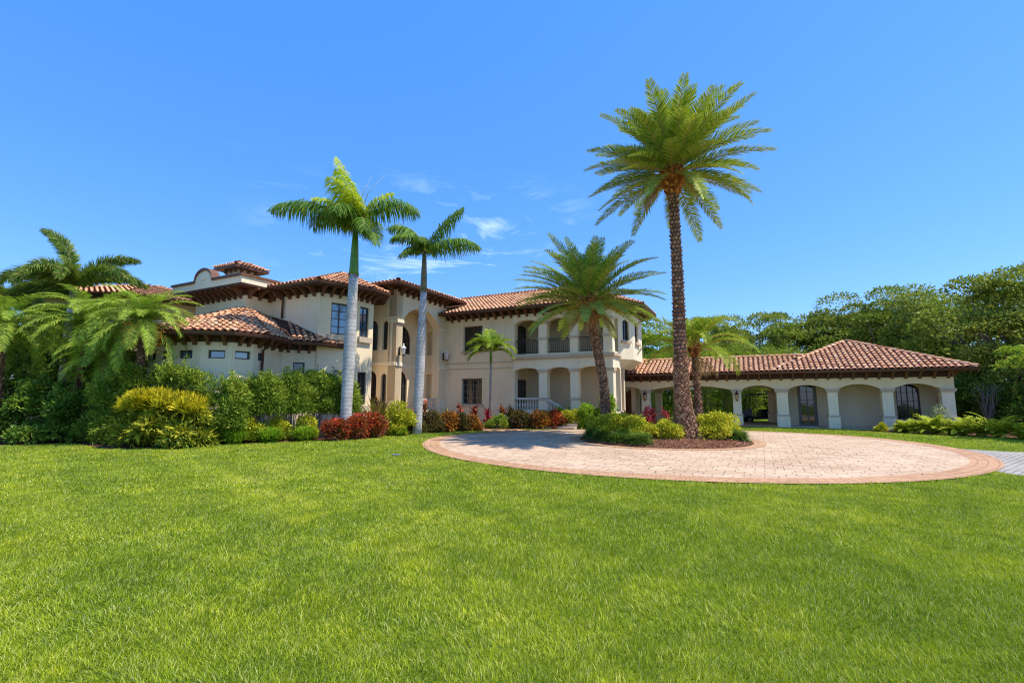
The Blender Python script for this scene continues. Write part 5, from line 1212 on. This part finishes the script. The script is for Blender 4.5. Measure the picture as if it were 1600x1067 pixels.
def tree(name, label, loc, h, rx, ry, mat, n=9000, size=.22, group=None, z0=.35, k=46, cat='tree', rm=(.10, .19), barkm='bark', limbs=9, flat=.75):
    _seed[0] += 1; rng = np.random.default_rng(_seed[0]); t = thing(name, label, cat, (loc[0], loc[1], 0), group)
    cs = []; rs = []; H_ = h * (1 - z0)
    while len(cs) < k:
        p = rng.uniform(-1, 1, 3)
        d = p[0] ** 2 + p[1] ** 2 + p[2] ** 2
        if d > 1 or d < .16: continue
        rr = h * rng.uniform(*rm); cs.append((p[0] * (rx - rr * .5), p[1] * (ry - rr * .5), h * z0 + (p[2] * .5 + .5) * (H_ - rr * .7))); rs.append(rr)
    c = np.array(cs); r = np.array(rs)
    V, Q = blob_leaves(rng, n, c, r, size, .5, .25, zmin=.1, flat=flat, shell=.72); npmesh('crown', V, Q, M[mat], t)
    b = MB(); th = h * (z0 + .10); sp = .5 * rx * .1; lx, ly = rng.normal() * .3, rng.normal() * .3; r0 = .022 * h + .05
    b.tube([(0, 0, -.2), (lx * .3, ly * .3, th * .4), (lx, ly, th)], [r0 * 1.3, r0, r0 * .75], 9)
    for i in range(limbs):
        tgt = c[rng.integers(0, k)]; m = Vector((lx + (tgt[0] - lx) * .45 + rng.normal() * .25, ly + (tgt[1] - ly) * .45 + rng.normal() * .25, th + (tgt[2] - th) * .38))
        b.tube([(lx * .8, ly * .8, th * rng.uniform(.6, .95)), m, Vector(tgt)], [r0 * .5, r0 * .3, r0 * .07], 6)
    build('trunk', b, M[barkm], t, True, world=False); return t
def TP(px, Y): return ((px - 800) / 733 * Y, Y)
tt = [(1030, 42, 8.8, 3.2, 't_bamboo', 'narrow upright tree rising above the arcade roof, just right of the mansion', 'tree'),
      (1120, 46, 10.3, 4.6, 't_oak', 'dark tree behind the arcade, right of the thin-trunked palm', 'tree'),
      (1195, 48, 10.3, 4.6, 't_oak', 'round dark oak behind the middle of the arcade roof', 'tree'),
      (1258, 44, 9.3, 4.0, 't_oak2', 'lighter oak behind the left slope of the pavilion roof', 'tree'),
      (1322, 44, 11.8, 4.0, 't_oak', 'oak with a rounded top directly above the pavilion roof peak', 'tree'),
      (1400, 41, 11.3, 3.9, 't_oak2', 'broad oak with thin upper branches right of the roof peak', 'tree'),
      (1462, 37, 10.9, 3.6, 't_oak', 'olive green oak above the right slope of the pavilion roof', 'tree'),
      (1535, 32, 9.6, 3.6, 't_oak2', 'large oak with a pale limb standing right of the pavilion', 'tree'),
      (1592, 26.5, 9.4, 3.5, 't_oak', 'dark oak overhanging the right picture edge', 'tree'),
      (1665, 30, 10.5, 3.6, 't_oak', 'oak whose outer branches enter at the right picture edge', 'tree'),
      (1365, 52, 12.0, 4.5, 't_oak', 'distant oak filling the gap behind the two big oaks', 'tree')]
for px, Y, h, rx, m, lab, c in tt:
    x, y = TP(px, Y); tree('oak_tree' if 'oak' in m else 'upright_tree', lab, (x, y), h * 1.05, rx * 1.08, rx * .9, m, 22000, .23 if Y > 38 else .20, 'trees behind the arcade', .22, 38, c, limbs=20, rm=(.085, .17), flat=.5, barkm='twig')
# bamboo clumps behind the arcade, seen over the roof and through the arches
def bamboo(label, loc, h, r, n=5200):
    _seed[0] += 1; rng = np.random.default_rng(_seed[0]); t = thing('bamboo_clump', label, 'bamboo', (loc[0], loc[1], 0), 'bamboo clumps behind the arcade')
    b = MB(); cs = []; rs = []
    for i in range(22):
        a = rng.random() * 6.28; q = r * .35 * math.sqrt(rng.random()); x, y = q * math.cos(a), q * math.sin(a); hh = h * rng.uniform(.75, 1.0); o_ = rng.uniform(.3, .9) * r
        pts = [(x, y, -.1), (x + o_ * .1 * math.cos(a), y + o_ * .1 * math.sin(a), hh * .4), (x + o_ * .45 * math.cos(a), y + o_ * .45 * math.sin(a), hh * .75), (x + o_ * math.cos(a), y + o_ * math.sin(a), hh)]
        b.tube(pts, [.035, .03, .02, .006], 5)
        for f in (.12, .25, .38, .5, .62, .74, .86, .97): p = path_at(pts, f); cs.append(p); rs.append(rng.uniform(.28, .55))
    build('canes', b, M['rachis'], t, world=False)
    V, Q = blob_leaves(rng, n, np.array([tuple(c) for c in cs]), np.array(rs), .20, .22, -.3, zmin=.1); npmesh('foliage', V, Q, M['t_bamboo'], t); return t
for px, Y, h, lab in ((1022, 37, 5.6, 'olive bamboo clump nearest the mansion corner'), (1062, 36.5, 6.2, 'bamboo clump behind the tallest palm trunk'), (1100, 36, 6.0, 'yellow-green bamboo clump behind the arching fronds'), (1140, 36, 6.0, 'bright bamboo clump above the second lantern pillar'),
                      (1178, 35.8, 5.8, 'bright bamboo clump behind the dark cart'), (1218, 37, 5.9, 'bamboo clump left of the pavilion roof rise')):
    x, y = TP(px, Y); bamboo(lab, (x, y), h, 1.5)
# undergrowth right of the pavilion and behind the arcade
for px, Y, rx, h, lab in ((1512, 27.5, 1.2, 2.8, 'dense dark shrub against the end wall of the pavilion'), (1545, 26.6, 1.3, 2.3, 'dark shrub behind the tall fern'), (1585, 25.6, 1.3, 2.4, 'dark shrub at the right picture edge below the oak'), (1620, 24, 1.3, 2.1, 'dark low shrub cut by the right picture edge'),
                         (1520, 31, 1.6, 4.8, 'tall leafy shrub between pavilion and oak'), (1570, 30, 1.8, 4.2, 'tall leafy shrub under the large oak'), (1610, 28, 1.5, 3.6, 'tall leafy shrub under the right edge oak')):
    x, y = TP(px, Y); shrub('wood_shrub', lab, 'shrub', (x, y), rx, rx * .8, h, 't_under', 6500, .14, .45, 'undergrowth shrubs right of the pavilion', 26, rm=(.35, .6), wild=16)
for px, Y, rx, h, lab in ((1040, 41, 2.6, 3.6, 'shady shrub seen through the wide arch, left side'), (1085, 41, 2.6, 3.4, 'shady shrub seen through the wide arch behind the trunks'), (1130, 40, 2.6, 3.6, 'shady shrub seen through the wide arch, by the second pillar'), (1185, 40, 2.6, 3.8, 'shady shrub behind the dark cart'), (1000, 43, 2.4, 4.5, 'shady shrub hidden behind the mansion corner'), (1235, 42, 2.6, 4.5, 'shady shrub behind the pavilion corner')):
    x, y = TP(px, Y); shrub('shade_shrub', lab, 'shrub', (x, y), rx, 1.2, h, 't_under', 6000, .16, .5, 'shrubs beyond the arcade', 30, rm=(.45, .75))
# bare pale-branched shrub right of the pavilion
t = thing('bare_shrub', 'nearly bare shrub with pale crooked stems right of the pavilion', 'shrub', (*TP(1540, 25.6), 0)); b = MB(); _r = np.random.default_rng(9)
for i in range(13):
    a = _r.random() * 6.28; x = y = 0; p = [(0, 0, -.05)]; q = [.04]
    for j in range(6): x += math.cos(a) * .10 + _r.normal() * .07; y += math.sin(a) * .08; p.append((x, y, .4 * (j + 1) * _r.uniform(.9, 1.05))); q.append(.032 * (1 - j / 7))
    b.tube(p, q, 5)
    for j in (2, 3, 4, 5): c = Vector(p[j]); b.tube([c, c + Vector((_r.normal() * .3, _r.normal() * .2, .35))], [.014, .004], 4)
build('branches', b, M['twig'], t, world=False)
V, Q = blob_leaves(_r, 900, np.array([[0, 0, 2.2], [.5, 0, 1.9], [-.5, 0, 2.0], [.2, 0, 1.5], [-.8, .1, 1.6]]), np.array([.5, .45, .45, .4, .3]), .09, .5); npmesh('foliage', V, Q, M['t_under'], t)
tree('feathery_tree', 'light green feathery branch reaching in at the right edge above the ferns', (21.6, 18.6), 4.2, 2.2, 1.6, 'small_leaf', 4500, .17, None, .30, 22, 'tree', rm=(.08, .14), limbs=6, flat=.45)
# left background foliage behind the palms
for px, Y, h, rx, lab in ((-40, 27, 6.6, 3.0, 'dark tree behind the foxtail palms at the left edge'), (15, 21.8, 5.8, 2.2, 'dark leafy tree low behind the leftmost feathery palm'), (90, 21.8, 6.2, 2.2, 'dark leafy tree between the two largest feathery palms'), (165, 21.0, 5.0, 1.5, 'dark leafy tree beside the rounded bay wall')):
    x, y = TP(px, Y); tree('garden_tree', lab, (x, y), h, rx, rx, 't_under', 9000, .2, 'dark trees behind the left palms', .12, 40)

# --- mulch chips
rng = np.random.default_rng(3)
def inpoly(x, y, poly):
    c = np.zeros(len(x), bool); j = len(poly) - 1
    for i in range(len(poly)):
        xi, yi = poly[i]; xj, yj = poly[j]
        c ^= ((yi > y) != (yj > y)) & (x < (xj - xi) * (y - yi) / (yj - yi + 1e-12) + xi); j = i
    return c
n = 16000; w_ = rng.random(n) * 2 * math.pi; rr = IR * np.sqrt(rng.uniform(.35, .985, n)); x = DC[0] + rr * np.cos(w_); y = DC[1] + rr * np.sin(w_)
zz = np.interp(rr, [0, 1.4, 2.5, 3.08, 3.2], [.27, .24, .16, .075, .03])
x2 = rng.uniform(-19, -1, 26000); y2 = rng.uniform(15, 25, 26000); k = inpoly(x2, y2, LEFT_BED); x2, y2 = x2[k], y2[k]
P = np.concatenate([np.stack([x, y, zz + .004], 1), np.stack([x2, y2, np.full(len(x2), .012)], 1)]); n = len(P)
V, Q = leafquads(P, rng.normal(size=(n, 3)) * np.array([1, 1, .25]) + np.array([0, 0, .1]), rng.normal(size=(n, 3)) * .4 + np.array([0, 0, 1.]), rng.uniform(.03, .09, n), rng.uniform(.012, .035, n))
o = npmesh('mulch_chips', V, Q, M['chips']); o['kind'] = 'stuff'; o['label'] = 'brown wood chips scattered over the planting beds'; o['category'] = 'mulch'

# --- small things lying about
dc_ = MB(); dc_.lathe((-3.4, 13.97, .0), [(.13, 0), (.13, .030), (.11, .036), (.02, .038)], 18); o = build('drain_cover', dc_, M['steel']); o['label'] = 'small round grey drain cover set flush in the lawn left of the drive'; o['category'] = 'drain cover'
n = 520; lx = rng.uniform(-16, 12, n); ly = rng.uniform(9.5, 24, n); d_ = ((lx - DC[0]) ** 2 + (ly - DC[1]) ** 2) ** .5; k = (rng.random(n) < np.where(np.abs(d_ - IR) < 2.2, .9, .28)) & (d_ > IR); lx, ly, d_ = lx[k], ly[k], d_[k]; n = len(lx)
V, Q = leafquads(np.stack([lx, ly, np.where(d_ < DR, .032, .03)], 1), rng.normal(size=(n, 3)) * np.array([1, 1, .2]), rng.normal(size=(n, 3)) * .3 + np.array([0, 0, 1.]), rng.uniform(.03, .08, n), rng.uniform(.015, .035, n))
o = npmesh('leaf_litter', V, Q, M['chips']); o['kind'] = 'stuff'; o['label'] = 'scattered dry brown leaves on the drive and lawn'; o['category'] = 'leaf litter'
# --- lawn blades (one object, nobody could count them)
def grass(rng):
    X = []; Y = []; Wd = []; Ht = []
    for y0, y1, dens, wd, ht in ((1.9, 3.6, 9500, .0045, .031), (3.6, 5.5, 6000, .0058, .034), (5.5, 8.5, 4400, .0072, .037), (8.5, 12.5, 2100, .0105, .040), (12.5, 17, 1150, .015, .040), (17, 29, 560, .021, .040)):
        xm = 1.13 * y1 + .4; n = int(2 * xm * (y1 - y0) * dens); x = rng.uniform(-xm, xm, n); y = rng.uniform(y0, y1, n)
        k = np.abs(x) < 1.12 * y + .3
        yy = y - DC[1]; k &= (x - DC[0]) ** 2 + np.where(yy > 0, yy / BK, yy) ** 2 > (DR - .03 + .05 * (np.sin(x * 9.1) * np.sin(y * 7.7))) ** 2
        if y1 > 9:
            for poly in (LEFT_BED, MID_BED, RIGHT_BED, path_pts, [(11.0, 10.4), (13, 9.95), (20, 9.5), (40, 9.0), (40, 12.0), (22, 13.0), (17.5, 13.6), (15.3, 14.9), (14.1, 16.4), (13.2, 17.6), (12, 18)]): k &= ~inpoly(x, y, poly)
            a = x * U[0] + y * U[1]; b = x * V_[0] + y * V_[1]; k &= ~((b > VB - .1) & (a > -9)); k &= ~((b > 24.6) & (a < -6))
        x, y = x[k], y[k]; X.append(x); Y.append(y); Wd.append(np.full(len(x), wd)); Ht.append(np.full(len(x), ht))
    x = np.concatenate(X); y = np.concatenate(Y); wd = np.concatenate(Wd); ht = np.concatenate(Ht); n = len(x)
    # slow variation of height and lean, as mowing leaves it
    f = np.sin(x * 1.9 + 1.3 * np.sin(y * 1.1)) * np.sin(y * 2.3 + 1.7 * np.sin(x * .8)); g_ = np.sin(x * 6.1 + y * 3.7 + 2 * np.sin(y * 4.1)) * np.sin(y * 7.3 - x * 2.9)
    ht = ht * (.75 + .16 * f + .20 * g_ + .75 * rng.random(n)); wd = wd * rng.uniform(.7, 1.3, n)
    az = rng.random(n) * 2 * math.pi; ln_ = ht * rng.uniform(.15, 1.1, n); dx = np.cos(az) * ln_ + .012 * f; dy = np.sin(az) * ln_ + .012 * g_
    fa = rng.random(n) * math.pi; sx = np.cos(fa) * wd / 2; sy = np.sin(fa) * wd / 2
    z = np.full(n, -.015)
    V = np.empty((n, 6, 3), np.float32)
    V[:, 0] = np.stack([x - sx, y - sy, z], 1); V[:, 1] = np.stack([x + sx, y + sy, z], 1)
    V[:, 2] = np.stack([x + dx * .4 + sx * .8, y + dy * .4 + sy * .8, z + ht * .62], 1); V[:, 3] = np.stack([x + dx * .4 - sx * .8, y + dy * .4 - sy * .8, z + ht * .62], 1)
    V[:, 4] = np.stack([x + dx + sx * .12, y + dy + sy * .12, z + ht], 1); V[:, 5] = np.stack([x + dx - sx * .12, y + dy - sy * .12, z + ht], 1)
    ix = (6 * np.arange(n))[:, None]; Q = np.concatenate([ix + np.array([[0, 1, 2, 3]]), ix + np.array([[3, 2, 4, 5]])])
    print('blades', n)
    o = npmesh('grass', V.reshape(-1, 3), Q, M['grass']); o['kind'] = 'stuff'; o['label'] = 'mown bright green lawn grass in front of the house'; o['category'] = 'grass'
grass(np.random.default_rng(21))
